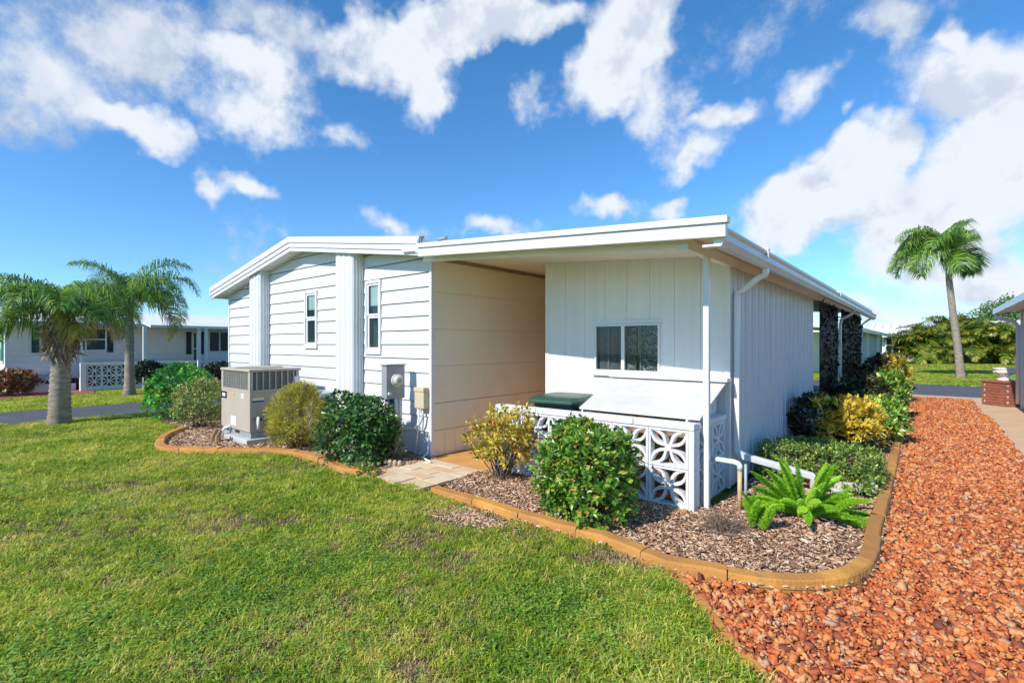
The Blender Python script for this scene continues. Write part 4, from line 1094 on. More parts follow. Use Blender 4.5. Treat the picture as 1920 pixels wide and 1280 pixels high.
G_CROTON = leaf_mat('croton_leaf', [(0, (.10, .10, .02)), (.3, (.22, .23, .03)), (.6, (.45, .38, .04)), (.85, (.55, .40, .05)), (1, (.50, .14, .05))], .35, .25, gain=1.45)
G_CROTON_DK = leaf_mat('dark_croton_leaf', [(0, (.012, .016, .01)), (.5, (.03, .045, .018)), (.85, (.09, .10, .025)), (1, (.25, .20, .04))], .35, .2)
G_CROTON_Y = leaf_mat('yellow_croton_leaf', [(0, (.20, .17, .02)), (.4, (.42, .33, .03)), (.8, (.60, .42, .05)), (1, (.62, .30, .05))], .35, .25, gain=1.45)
G_SCHEFF = leaf_mat('schefflera_leaf', [(0, (.03, .10, .015)), (.5, (.10, .24, .03)), (.8, (.28, .38, .05)), (1, (.48, .50, .09))], .3, .25, gain=1.45)
G_BOX = leaf_mat('box_leaf', [(0, (.04, .08, .015)), (.45, (.10, .17, .025)), (.8, (.20, .28, .04)), (1, (.32, .36, .09))], .4, .25, gain=1.45)
G_FOX = leaf_mat('foxtail_needle', [(0, (.10, .26, .015)), (.5, (.20, .42, .025)), (.85, (.34, .50, .04)), (1, (.48, .55, .08))], .5, .22, gain=1.9)
G_FOX2 = leaf_mat('foxtail_needle_deep', [(0, (.08, .22, .012)), (.5, (.17, .38, .02)), (1, (.32, .50, .05))], .5, .2, gain=1.6)
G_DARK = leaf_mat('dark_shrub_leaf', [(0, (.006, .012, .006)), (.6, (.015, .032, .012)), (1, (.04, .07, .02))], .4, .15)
G_RED = leaf_mat('red_shrub_leaf', [(0, (.05, .07, .02)), (.4, (.18, .12, .04)), (.75, (.38, .11, .05)), (1, (.50, .22, .08))], .4, .2)
G_PALM = leaf_mat('palm_leaflet', [(0, (.022, .06, .012)), (.5, (.055, .12, .02)), (.85, (.12, .20, .03)), (1, (.26, .30, .05))], .35, .3, gain=2.1)
G_PALM_Y = leaf_mat('yellow_palm_leaflet', [(0, (.16, .17, .03)), (.5, (.32, .30, .05)), (1, (.45, .40, .10))], .4, .3)
G_ARECA = leaf_mat('areca_leaflet', [(0, (.03, .08, .012)), (.4, (.10, .19, .02)), (.75, (.24, .29, .03)), (.93, (.46, .36, .05)), (1, (.50, .26, .04))], .4, .3, gain=1.15)
G_TREE = leaf_mat('far_tree_leaf', [(0, (.03, .07, .015)), (.6, (.07, .14, .03)), (1, (.13, .20, .05))], .45, .25, gain=1.45)
G_PRIV = leaf_mat('screen_leaf', [(0, (.006, .008, .005)), (.6, (.016, .019, .009)), (.88, (.05, .045, .018)), (1, (.14, .11, .06))], .9, .05, spec=.08)
G_DRY = leaf_mat('dry_twig', [(0, (.10, .07, .05)), (.5, (.22, .15, .10)), (1, (.36, .28, .2))], .8, .1)
camR = math.atan2(sT, cT)            # heading of image right

# --- around the air conditioner
bush('shrub', 'tall bright glossy green shrub left of the air conditioner', 'shrub', G(338, 789), (.62, .62, .55), G_BRIGHT, 330, 9, .095, .48, 2.2, 21, .05)
bush('shrub', 'rounded olive green shrub touching the left side of the air conditioner', 'shrub', G(376, 803), (.50, .46, .44), G_OLIVE, 420, 9, .05, .55, 2.2, 22, .03)
# feathery yellow green cypress
cyl = G(560, 841); cyl.z = 0
bush('cypress_shrub', 'feathery yellow green shrub right of the air conditioner', 'shrub', cyl, (.47, .45, .46), G_CYPRESS, 1000, 14, .075, .10, 2.3, 23, .0, spread=.45, inner=.5, up=.5, lumpy=.13, twig_len=.12, fold=.1, stems=20)
bush('holly_shrub', 'dark green glossy small-leaved shrub before the meter pedestal', 'shrub', G(678, 868), (.52, .40, .43), G_HOLLY, 900, 9, .058, .62, 2.8, 24, .0, lumpy=.22)
bush('small_shrub', 'thin yellow green sprig beside the meter pedestal', 'shrub', G(742, 868), (.10, .10, .28), G_OLIVE, 50, 8, .05, .35, 2.0, 25, .02, stems=5)
bush('ground_cover', 'low trailing green clump at the end of the scalloped edging', 'plant', G(672, 893) + Vector((0, .07, 0)), (.22, .10, .05), G_OLIVE, 60, 8, .05, .6, 2.0, 26, .02, stems=4)
# --- before the block wall
def tipy(Cn, r): return (Cn[:, 2] > 1.0) | (r.random(len(Cn)) < .4)
bush('croton_shrub', 'open-branched yellow green croton before the left end of the block wall', 'shrub', G(940, 900), (.40, .34, .33), G_CROTON, 260, 9, .062, .45, 2.0, 31, .17, spread=.8, inner=.3, up=.5, lumpy=.25, stems=16)
bush('ixora_shrub', 'dense squarish green shrub clipped flat before the block wall', 'shrub', G(1100, 972), (.41, .36, .43), G_IXORA, 1250, 9, .056, .58, 4.6, 32, .0, inner=.42, lumpy=.13)
# --- right bed: clipped hedge, crotons, schefflera
hedge_c = Vector((-1.02, 6.74, 0))
bush('clipped_hedge', 'low clipped green box hedge along the ribbed wall', 'hedge', hedge_c, (.60, .44, .205), G_BOX, 1300, 9, .036, .5, 5.0, 33, .02, inner=.7, lumpy=.04, stems=30, up=.5)
bush('clipped_hedge', 'loose low green shrub between the hedge and the right curb', 'hedge', Vector((-.66, 6.42, 0)), (.26, .22, .13), G_BOX, 300, 9, .040, .5, 3.0, 34, .0, inner=.6, stems=16)
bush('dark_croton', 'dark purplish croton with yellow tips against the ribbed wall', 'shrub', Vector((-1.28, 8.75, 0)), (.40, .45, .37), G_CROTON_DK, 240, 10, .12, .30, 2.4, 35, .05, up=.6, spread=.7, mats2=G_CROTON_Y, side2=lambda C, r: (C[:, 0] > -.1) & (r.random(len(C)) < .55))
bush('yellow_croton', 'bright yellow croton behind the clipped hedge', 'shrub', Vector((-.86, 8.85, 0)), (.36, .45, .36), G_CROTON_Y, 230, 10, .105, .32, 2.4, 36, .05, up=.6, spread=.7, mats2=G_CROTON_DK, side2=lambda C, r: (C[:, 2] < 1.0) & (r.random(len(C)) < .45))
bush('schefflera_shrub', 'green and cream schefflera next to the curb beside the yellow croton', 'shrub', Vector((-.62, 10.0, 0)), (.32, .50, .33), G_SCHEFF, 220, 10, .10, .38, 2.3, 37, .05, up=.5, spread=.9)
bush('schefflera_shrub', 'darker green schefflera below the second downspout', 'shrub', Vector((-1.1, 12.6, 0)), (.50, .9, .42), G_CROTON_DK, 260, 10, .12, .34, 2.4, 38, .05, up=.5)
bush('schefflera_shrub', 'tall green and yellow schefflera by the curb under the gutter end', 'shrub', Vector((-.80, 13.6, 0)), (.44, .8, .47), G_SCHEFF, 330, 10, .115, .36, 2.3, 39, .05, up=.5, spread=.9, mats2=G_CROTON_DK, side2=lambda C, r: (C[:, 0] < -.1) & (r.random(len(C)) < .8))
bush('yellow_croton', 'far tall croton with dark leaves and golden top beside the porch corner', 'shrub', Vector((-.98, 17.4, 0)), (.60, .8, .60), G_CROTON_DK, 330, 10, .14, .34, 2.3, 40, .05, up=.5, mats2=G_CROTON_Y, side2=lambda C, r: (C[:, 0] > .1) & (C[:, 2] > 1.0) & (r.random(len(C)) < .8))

# --- foxtail fern
def foxtail(loc):
    t = thing('foxtail_fern', 'bright green foxtail fern with fluffy arching plumes in the corner bed', 'fern', loc)
    r = np.random.default_rng(5)
    specs = []
    for k in range(22):
        a = 2 * PI * k / 22 + r.uniform(-.12, .12)
        specs.append((a, r.uniform(.25, .85), r.uniform(.42, .60)))
    for k in range(13): specs.append((r.uniform(0, 6.28), r.uniform(.85, 1.4), r.uniform(.42, .58)))
    specs += [(camR + .1, .40, .66), (camR - .15, .25, .62), (camR + .35, .5, .60), (camR - .4, .2, .5), (camR + PI, .6, .5), (camR + PI - .3, .9, .55)]
    specs = [(a, e, Ln, (math.cos(a) * .05, math.sin(a) * .05)) for a, e, Ln in specs]
    for k in range(20):
        a = r.uniform(0, 6.28); q_ = r.uniform(.04, .16); specs.append((a + r.normal() * .5, r.uniform(.45, 1.35), r.uniform(.26, .44), (math.cos(a) * q_, math.sin(a) * q_)))
    cl = G(1418, 996) - Vector(loc)                                   # a tighter group of upright plumes at the left foot
    for k in range(8): specs.append((r.uniform(0, 6.28), r.uniform(1.1, 1.5), r.uniform(.24, .36), (cl.x + r.normal() * .05, cl.y + r.normal() * .05)))
    for (a, e, Ln, p0) in specs:
        n = 12; P = []; p = np.array([p0[0], p0[1], .02]); el = e
        for i in range(n + 1):
            P.append(p.copy()); st_ = Ln / n
            d = np.array([math.cos(a) * math.cos(el), math.sin(a) * math.cos(el), math.sin(el)])
            p = p + d * st_; el -= .045 * (1.2 if e < .9 else .7) * r.uniform(.6, 1.3); p[2] = max(p[2], .035)
        P = np.array(P); m = int(Ln * 3400)
        f = r.random(m) ** .9 * .93 + .07; idx = np.minimum((f * n).astype(int), n - 1); fr = (f * n - idx)[:, None]
        base = P[idx] * (1 - fr) + P[idx + 1] * fr; tg = unit(P[idx + 1] - P[idx])
        rd = unit(np.cross(tg, r.normal(size=(m, 3))))
        prof = np.clip((1.0 - f) / .32, 0, 1) ** .7 * np.clip(f / .12, .3, 1)
        ln = .036 * prof * r.uniform(.75, 1.2, m) + .006
        V, F = leaf_arrays(base, unit(rd + tg * .55), unit(tg + r.normal(size=(m, 3)) * .3), ln, np.full(m, .0065), .1, .05)
        o = link_mesh('plume', tri_mesh('plume', V, F), (G_FOX, G_FOX2)[r.integers(0, 2)], t)
    return t
foxtail(G(1508, 968))
# --- dry little shrub
def drybush(loc):
    t = thing('dry_shrub', 'small leafless grey brown dead shrub in the mulch near the curb', 'shrub', loc)
    r = np.random.default_rng(8); m = MB()
    for k in range(420):
        a = r.uniform(0, 6.28); e = r.uniform(.05, 1.3); l = r.uniform(.10, .26)
        d = Vector((math.cos(a) * math.cos(e), math.sin(a) * math.cos(e), math.sin(e)))
        b = Vector((r.normal() * .05, r.normal() * .05, 0)); mid = b + d * l * .5 + Vector((r.normal() * .02, r.normal() * .02, .01))
        m.tube([b, mid, b + d * l + Vector((0, 0, -.01))], [.0025, .002, .0012], 3, caps=False)
    tag(m.build('twigs', G_DRY, t), kind='stuff')
drybush(G(1357, 1000))
fl = thing('pink_flower', 'small pale pink trumpet flower lying on the mulch under the fern', 'flower', G(1556, 990))
r = np.random.default_rng(3); n = 6
for k in range(6):
    a = k * PI / 3; V, F = leaf_arrays(np.array([[0, 0, .06]]), np.array([[math.cos(a) * .6, math.sin(a) * .6, -.3 + .5 * (k % 2)]]), np.array([[0, 0, 1.]]), np.array([.075]), np.array([.03]))
    link_mesh('petal', tri_mesh('petal', V, F), M_PINK, fl)
MB().tube([(0, 0, 0), (.005, 0, .07)], .004, 5).build('stem', M_STEM, fl)

# ------------------------------------------------------------------ palms
def frond_mesh(r, length, droop, lf_len, n_side, el0, lf_drop=.5, lw=.02, v_angle=.35):
    """one feather leaf along +X from the origin: midrib and two rows of drooping leaflets"""
    n = 14; P = [np.zeros(3)]; el = el0
    for i in range(n):
        st_ = length / n; P.append(P[-1] + np.array([math.cos(el), 0, math.sin(el)]) * st_); el -= droop / n * (0.5 + 1.1 * i / n)
    P = np.array(P)
    f = np.linspace(.12, .995, n_side); f = np.repeat(f, 2) + r.normal(size=2 * n_side) * .004; f = np.clip(f, .1, .999)
    sgn = np.tile([1., -1.], n_side)
    idx = np.minimum((f * n).astype(int), n - 1); fr = (f * n - idx)[:, None]
    B = P[idx] * (1 - fr) + P[idx + 1] * fr; T = unit(P[idx + 1] - P[idx])
    S = np.tile(np.array([0, 1., 0]), (len(B), 1)) * sgn[:, None]; U = np.cross(T, np.tile(np.array([0, 1., 0]), (len(B), 1))); U = np.where((U[:, 2:3] < 0), -U, U)
    ll = lf_len * (np.sin(np.clip(f, 0, 1) * PI * .86 + .32) ** .7) * r.uniform(.85, 1.1, len(B))
    d1 = unit(S * .95 + T * (.45 + .35 * f[:, None]) + U * (v_angle + r.normal(size=(len(B), 1)) * .25))
    p1 = B + d1 * (ll * .45)[:, None]
    d2 = unit(d1 * (1 - lf_drop) + np.array([0, 0, -1.]) * lf_drop + r.normal(size=(len(B), 3)) * .08)
    p2 = p1 + d2 * (ll * .55)[:, None]
    w = unit(np.cross(d1, U)) * (lw * .5); w2 = w * .75
    V = np.stack([B - w * .5, B + w * .5, p1 + w2, p1 - w2, p2], 1).reshape(-1, 3)
    F = (np.array([[0, 1, 2], [0, 2, 3], [3, 2, 4]])[None] + (np.arange(len(B)) * 5)[:, None, None]).reshape(-1, 3)
    # midrib as a thin three-sided rod
    rib = []; k0 = len(V)
    for i, p in enumerate(P):
        rr = .016 * (1 - .85 * i / n) * (length / 2.2)
        rib += [p + np.array([0, rr, 0]), p + np.array([0, -rr, 0]), p + np.array([0, 0, -rr * 1.3])]
    RF = []
    for i in range(n):
        a = k0 + 3 * i
        for q in range(3):
            b, c = q, (q + 1) % 3; RF += [[a + b, a + c, a + 3 + c], [a + b, a + 3 + c, a + 3 + b]]
    return np.vstack([V, np.array(rib)]), np.vstack([F, np.array(RF)])
def palm_trunk(t, pts, radii, mat=M_BARK, rings=.09):
    pts = [Vector(p) for p in pts]; dense = []; rad = []
    tot = sum((b - a).length for a, b in zip(pts, pts[1:])); n = max(8, int(tot / (rings / 2)))
    for i in range(n + 1):
        f = i / n * (len(pts) - 1); k = min(int(f), len(pts) - 2); g_ = f - k
        dense.append(pts[k].lerp(pts[k + 1], g_)); rr = radii[k] + (radii[k + 1] - radii[k]) * g_
        rad.append(rr * (1.045 if i % 2 else .945) * random.uniform(.985, 1.015))
    m = MB(); m.tube(dense, rad, 14); return m.build('trunk', mat, t, smooth=True)
def palm(name, label, loc, trunk, radii, fronds, seed, lf_len=.55, n_side=46, mat=G_PALM, lw=.028):
    r = np.random.default_rng(seed); t = thing(name, label, 'palm tree', loc)
    palm_trunk(t, trunk, radii)
    top = Vector(trunk[-1])
    for fr in fronds:
        a, el0, ln, dr = fr[:4]; mt = fr[4] if len(fr) > 4 else mat
        V, F = frond_mesh(r, ln, dr, lf_len * r.uniform(.85, 1.1), n_side, el0, lf_drop=.62 if mt is not M_DEADFROND else .8, lw=lw)
        o = link_mesh('frond', tri_mesh('frond', V, F), mt, t)
        o.location = top + Vector((0, 0, -.06 * random.random())); o.rotation_euler = (random.uniform(-.35, .35), 0, a)
    return t
def hd(deg): return camR + R_(deg)   # 0 = image right, 90 = away from the camera, 180 = image left
rr_ = random.Random(4)
fr = []
for k in range(15):
    fr.append((hd(k * 24 + rr_.uniform(-8, 8)), rr_.uniform(.35, 1.15), rr_.uniform(1.25, 1.65), rr_.uniform(1.5, 2.4)))
fr += [(hd(182), .30, 1.75, 1.9), (hd(170), .75, 1.75, 1.8), (hd(190), -.05, 1.5, 1.2), (hd(10), .2, 1.2, 1.8, G_PALM_Y), (hd(-30), .1, 1.1, 2.0, G_PALM_Y), (hd(20), .8, 1.5, 1.9)]
p1 = palm('queen_palm', 'stout palm with shaggy brown skirt standing on the lawn edge by the lane', G(112, 795),
          [(0, 0, -.05), (0, 0, .15), (.03, 0, .7), (.05, .02, 1.35), (.06, .02, 2.28)], [.22, .185, .165, .15, .10], fr, 51, .62, 92, lw=.024)
# shaggy skirt of old leaf bases
r = np.random.default_rng(77); N_ = 520
a = r.uniform(0, 2 * PI, N_); zz = r.uniform(1.32, 2.32, N_); rad = .10 + .10 * np.clip((2.3 - zz) / .5, 0, 1) * np.clip((zz - 1.25) / .25, .3, 1)
B = np.stack([np.cos(a) * rad + .055, np.sin(a) * rad + .02, zz], 1)
axd = np.stack([np.cos(a) * .9, np.sin(a) * .9, r.uniform(-2.6, .3, N_)], 1)
V, F = leaf_arrays(B, axd, np.stack([np.cos(a), np.sin(a), np.full(N_, .3)], 1) + r.normal(size=(N_, 3)) * .5, r.uniform(.12, .28, N_), r.uniform(.02, .055, N_), .4, .3)
tag(link_mesh('leaf_base_skirt', tri_mesh('leaf_base_skirt', V, F), M_DEADFROND, p1), kind='stuff')
for (aa, z_, l_) in ((hd(170), 2.05, .75), (hd(160), 1.9, .6), (hd(-20), 2.1, .6)):
    V, F = frond_mesh(np.random.default_rng(int(z_ * 100)), l_, 1.9, .2, 26, -.3, .85, .02)
    o = link_mesh('dead_frond', tri_mesh('dead_frond', V, F), M_DEADFROND, p1); o.location = (.05, .02, z_); o.rotation_euler = (0, 0, aa)
fr = []
for k in range(13):
    fr.append((hd(k * 27.7 + rr_.uniform(-9, 9)), rr_.uniform(.5, 1.25), rr_.uniform(1.7, 2.3), rr_.uniform(1.6, 2.6)))
fr += [(hd(8), .95, 2.5, 2.3), (hd(-5), .45, 2.3, 2.1), (hd(-12), .25, 2.2, 2.5, G_PALM_Y), (hd(12), .1, 2.2, 2.6, G_PALM_Y), (hd(175), .8, 2.0, 2.0), (hd(15), 1.3, 2.3, 1.9),
       (hd(200), -.4, 1.3, 1.1, M_DEADFROND), (hd(160), -.7, 1.5, .8, M_DEADFROND)]
palm('queen_palm', 'slimmer palm with drooping fronds across the lane before the pale neighbour house', G(243, 740),
     [(0, 0, -.05), (0, 0, .12), (-.02, 0, .9), (-.02, 0, 2.0), (-.03, 0, 3.0)], [.22, .155, .125, .115, .09], fr, 52, .78, 92, lw=.028)
fr = [(hd(185), .75, 2.9, 2.3), (hd(172), .55, 2.8, 2.2), (hd(195), .40, 2.8, 2.3), (hd(178), 1.05, 2.6, 2.4), (hd(165), .2, 2.6, 2.0), (hd(200), .15, 2.5, 2.1), (hd(188), .95, 3.1, 2.1), (hd(176), .35, 3.0, 1.9),
      (hd(210), .9, 2.2, 2.4), (hd(150), .8, 2.3, 2.3), (hd(100), 1.2, 2.0, 2.2), (hd(260), 1.1, 2.0, 2.4), (hd(60), 1.25, 1.8, 2.2), (hd(8), .35, 1.9, 2.6), (hd(-8), .15, 1.9, 2.5), (hd(20), .0, 1.8, 2.2), (hd(-20), -.2, 1.7, 1.6), (hd(0), 1.25, 1.9, .9),
      (hd(240), -.3, 1.4, 1.6, G_PALM), (hd(10), .55, 1.6, .25)]
palm('queen_palm', 'tall windblown palm on the lawn across the street', G(1802, 709),
     [(0, 0, -.1), (-.03, 0, .3), (-.12, 0, 1.5), (-.30, -.05, 3.2), (-.42, -.05, 4.6), (-.50, -.05, 6.0)], [.26, .17, .15, .14, .125, .10], fr, 53, 1.05, 95, lw=.045)

def areca(loc, hgt, wd, seed, label, n_st=11):
    t = thing('areca_palm', label, 'palm clump', loc, group='areca palms across the street')
    r = np.random.default_rng(seed); rr2 = random.Random(seed)
    for k in range(n_st):
        a = rr2.uniform(0, 6.28); b = rr2.uniform(.1, 1) * wd * .6
        top = Vector((math.cos(a) * b, math.sin(a) * b, hgt * rr2.uniform(.08, .58)))
        m = MB(); m.tube([(top.x * .4, top.y * .4, -.05), (top.x * .75, top.y * .75, top.z * .6), tuple(top)], [.05, .045, .03], 6); m.build('cane', M_BARK if k % 2 else G_ARECA, t)
        for q in range(9):
            V, F = frond_mesh(r, hgt * rr2.uniform(.36, .58), rr2.uniform(1.3, 2.6), hgt * .16, 30, rr2.uniform(-.1, 1.35), .35, .085)
            o = link_mesh('frond', tri_mesh('frond', V, F), G_ARECA, t); o.location = top; o.rotation_euler = (rr2.uniform(-.3, .3), 0, rr2.uniform(0, 6.28))
    return t
for (u, dep, hgt, wd, sd, lb) in ((1738, 40, 4.3, 2.2, 61, 'leftmost areca clump arching over the far white wall'), (1775, 43, 5.2, 2.4, 62, 'areca clump just left of the tall palm trunk'),
                              (1830, 42, 5.0, 2.6, 63, 'areca clump just right of the tall palm trunk'), (1872, 40, 4.7, 2.5, 64, 'areca clump behind the urn on brick pedestal'), (1908, 39, 4.2, 2.4, 65, 'rightmost areca clump beside the neighbour wall')):
    areca(GD(u, dep), hgt, wd, sd, lb)
# distant broadleaf tree behind the arecas
def far_tree(loc, hgt, wd, seed, label):
    t = thing('broadleaf_tree', label, 'tree', loc); r = np.random.default_rng(seed)
    m = MB(); m.tube([(0, 0, -.1), (.1, 0, hgt * .4), (.0, .1, hgt * .7)], [.25, .18, .08], 8); m.build('trunk', M_STEM, t)
    m = MB()
    for k in range(6): a = r.uniform(0, 6.28); m = MB(); m.tube([(.05, 0, hgt * .4), (math.cos(a) * wd * .3, math.sin(a) * wd * .3, hgt * .65), (math.cos(a) * wd * .6, math.sin(a) * wd * .6, hgt * .85)], [.09, .06, .02], 5); m.build('limb', M_STEM, t)
    C = unit(r.normal(size=(260, 3))) * (r.random((260, 1)) ** .4) * np.array([wd, wd, hgt * .33]); C[:, 2] += hgt * .68
    P = np.repeat(C, 12, 0) + r.normal(size=(260 * 12, 3)) * .22
    V, F = leaf_arrays(P, r.normal(size=P.shape), r.normal(size=P.shape), r.uniform(.18, .34, len(P)), r.uniform(.10, .2, len(P)))
    link_mesh('crown', tri_mesh('crown', V, F), G_TREE, t)
far_tree(GD(1885, 52), 6.6, 2.2, 71, 'small broadleaf tree rising behind the areca palms')
far_tree(GD(1860, 62), 6.2, 4.5, 72, 'wide low tree crown behind the areca palms')

# ------------------------------------------------------------------ privacy leaf screens on the porch
for i, (y0, y1, lb) in enumerate(((11.30, 13.72, 'dark leafy privacy screen nearest the ribbed wall'), (14.35, 18.72, 'dark leafy privacy screen at the far end of the porch'))):
    t = thing('privacy_screen', lb, 'screen', (SHX1 + .02, y0, .30), group='leaf privacy screens on the porch')
    m = MB(); m.box(.005, 0, 0, .02, y1 - y0, 2.14); m.build('backing', M_STICK_K, t)
    r = np.random.default_rng(90 + i); n = int(330 * (y1 - y0))
    B = np.stack([np.full(n, .024), r.uniform(0, y1 - y0, n), r.uniform(.02, 2.14, n)], 1)
    ax = np.stack([r.uniform(.05, .6, n), r.normal(size=n), r.normal(size=n)], 1); nr = np.stack([np.ones(n), r.normal(size=n) * .6, r.normal(size=n) * .6], 1)
    V, F = leaf_arrays(B, ax, nr, r.uniform(.06, .13, n), r.uniform(.025, .05, n), .3, .2)
    tag(link_mesh('leaves', tri_mesh('leaves', V, F), G_PRIV, t), kind='stuff')

# ------------------------------------------------------------------ neighbouring houses
nb = thing('neighbour_house', 'pale mauve mobile home with green and black shutters across the lane', 'house', (-23, 1.75, 0))
NO = Vector((-23, 1.75, 0)); NX = -23.0
def nbx(name, mat, y0, y1, z0, z1, d=.0, t_=.06, parent=None, bevel=0):
    h = HB(); h.box(NX + d, y0, z0, NX + d + t_, y1, z1); return h.build(name, mat, parent or nb, bevel, org=NO)
def nbpx(u0, v0, u1, v1): a, b = XP(u0, v0, NX), XP(u1, v1, NX); return a.y, b.y, b.z, a.z
rowsn = 9
for k in range(rowsn):
    z0 = .42 + k * .2; nbx('siding_plank', M_NB_WALL, 1.75, 13.5, z0, z0 + .194, -.05, .055 - .0)
nbx('wall_core', M_NB_WALL, 1.76, 13.5, 0, 2.24, -.12, .069)
nbx('skirting_panel', paint('painted_shade_dark', (.05, .055, .065), .8, .2, 4, .1, 40), 1.75, 13.5, -.02, .40, -.05, .065)  # skirting coloured near black: the shade under the porch is painted in
h = HB(); h.box(-22.62, 3.62, 0, -22.58, 13.4, .84); h.build('shade_backing', bpy.data.materials['painted_shade_dark'], nb, org=NO)  # added dark sheet: paints the shade seen through the pierced blocks
# front gable face towards the sun, with a teal window
for k in range(11):
    h = HB(); z0 = .05 + k * .2; h.box(-30, 1.70, z0, NX + .004, 1.745, z0 + .194); h.build('siding_plank', M_NB_WHITE, nb, org=NO)
h = HB(); h.box(-24.6, 1.64, 1.05, -23.35, 1.695, 1.95); wn_ = h.build('front_window', M_TEALWIN, nb, org=NO)
h = HB(); h.box(-24.68, 1.66, .97, -23.27, 1.698, 1.045); h.build('front_sill', M_NB_WHITE, nb, org=NO)
# roof: low white slope with a grey-blue fascia
h = HB(); h.prism([Vector((-22.55, 1.3, 2.36)), Vector((-26.5, 1.3, 2.95)), Vector((-30.4, 1.3, 2.36)), Vector((-30.4, 1.3, 2.24)), Vector((-22.55, 1.3, 2.24))], [Vector((x, 14, z)) for x, z in ((-22.55, 2.36), (-26.5, 2.95), (-30.4, 2.36), (-30.4, 2.24), (-22.55, 2.24))])
h.build('roof', M_ROOF, nb, org=NO)
h = HB(); h.box(-22.57, 1.28, 2.22, -22.53, 14.0, 2.345); h.build('fascia', M_FASC_BLUE, nb, org=NO)
h = HB(); h.prism([Vector((-21.6, 5.3, 2.30)), Vector((-22.6, 5.3, 2.43)), Vector((-22.6, 5.3, 2.36)), Vector((-21.6, 5.3, 2.20))], [Vector((-21.6, 13.9, 2.30)), Vector((-22.6, 13.9, 2.43)), Vector((-22.6, 13.9, 2.36)), Vector((-21.6, 13.9, 2.20))]); h.build('porch_roof', M_ROOF, nb, org=NO)
def nwin(u0, v0, u1, v1, mull=1, hz=True):
    y0, y1, z0, z1 = nbpx(u0, v0, u1, v1)
    w = bpy.data.objects.new('window', None); COL.objects.link(w); w.parent = nb; w.location = Vector((NX, y0, z0)) - NO
    og = Vector((NX, y0, z0)); f = .05
    def b(nm, mt, a0, a1, c0, c1, d0, d1): h = HB(); h.box(NX + d0, a0, c0, NX + d1, a1, c1); h.build(nm, mt, w, org=og)
    b('pane', M_GLASSD, y0 + f, y1 - f, z0 + f, z1 - f, .008, .02)
    b('frame', M_NB_WHITE, y0, y0 + f, z0, z1, .006, .045); b('frame', M_NB_WHITE, y1 - f, y1, z0, z1, .006, .045)
    b('frame', M_NB_WHITE, y0 + f, y1 - f, z1 - f, z1, .006, .045); b('frame', M_NB_WHITE, y0 + f, y1 - f, z0, z0 + f, .006, .045)
    for k in range(mull): yy = y0 + (y1 - y0) * (k + 1) / (mull + 1); b('mullion', M_NB_WHITE, yy - .025, yy + .025, z0 + f, z1 - f, .021, .04)
    if hz: zm = (z0 + z1) / 2; b('mullion', M_NB_WHITE, y0 + f, y1 - f, zm - .02, zm + .02, .0205, .035)
nwin(75, 612, 200, 658, 2); nwin(360, 622, 370, 684, 0); nwin(390, 620, 432, 660, 1, False)
for (u0, u1, v0, v1, mt) in ((59, 73, 614, 661, M_SHUTTER_G), (201, 212, 620, 660, M_SHUTTER_K), (349, 358, 622, 664, M_SHUTTER_K), (377, 383, 622, 664, M_SHUTTER_K)):
    y0, y1, z0, z1 = nbpx(u0, v0, u1, v1); s_ = nbx('shutter', mt, y0, y1, z0, z1, .006, .03)
    for k in range(2):
        h = HB(); za = z0 + .05 + k * (z1 - z0) / 2; h.box(NX + .037, y0 + .04, za, NX + .05, y1 - .04, za + (z1 - z0) / 2 - .08); h.build('louvre_panel', mt, s_, org=NO)
nbx('white_panel', M_NB_WHITE, XP(384, 640, NX).y, 13.4, .05, 1.22, .006, .05)
for u in (271, 373, 386):
    h = HB(); y_ = XP(u, 640, -21.7).y; h.box(-21.74, y_ - .05, 0, -21.64, y_ + .05, 2.25); h.build('porch_post', M_NB_WHITE, nb, org=NO)
h = HB(); y_ = XP(153, 640, -22.6).y; h.tube([(-22.6, y_, 2.25), (-22.62, y_, .12), (-22.3, y_ + .05, .03)], .045, 6); h.build('downspout', M_NB_WHITE, nb, org=NO)
# its pierced block skirting wall
nbw = thing('decorative_block_wall', 'low white pierced block wall along the porch of the neighbour across the lane', 'wall', (-22.2, 3.9, 0))
def nblk(x, y, z, par, org, sc=1.0):
    o = bpy.data.objects.new('block', BLK); COL.objects.link(o); o.parent = par
    o.location = Vector((x, y, z)) - org; o.rotation_euler = (0, 0, PI / 2); o.scale = (sc, 1, sc)
WO = Vector((-22.2, 3.9, 0)); y = 3.62
yE = XP(425, 690, -22.2).y
k = 0
while y < yE:
    for q in range(2): nblk(-22.2, y + .2, .12 + .19 + q * .375, nbw, WO)
    y += .404; k += 1
h = HB(); h.box(-22.27, 3.60, 0, -22.13, y, .12); h.build('footing', M_NB_WHITE, nbw, org=WO)
h = HB(); h.box(-22.27, 3.60, .875, -22.13, y, .95); h.build('cap_stone', M_NB_WHITE, nbw, org=WO)
h = HB(); h.box(-22.33, 3.44, 0, -22.10, 3.595, .95); h.build('end_pier', M_NB_WHITE, nbw, org=WO)
nbw2 = thing('decorative_block_wall', 'single course of pierced vent blocks at the left end of the neighbour house', 'wall', (-22.85, 2.1, 0)); WO2 = Vector((-22.85, 2.1, 0))
h = HB(); h.box(-22.92, 2.05, 0, -22.78, 3.42, .24); h.build('footing', M_NB_WHITE, nbw2, org=WO2)
for k in range(3): nblk(-22.85, 2.28 + k * .404, .24 + .19, nbw2, WO2)
sheet('red_mulch_bed', [(-22.9, .2), (-21.0, .2), (-20.9, 3.6), (-22.9, 3.9)], .004, M_REDMULCH)
bush('red_shrub', 'reddish croton at the left edge before the neighbour house', 'shrub', G(12, 741), (.75, .75, .36), G_RED, 240, 9, .14, .45, 2.2, 81, .05)
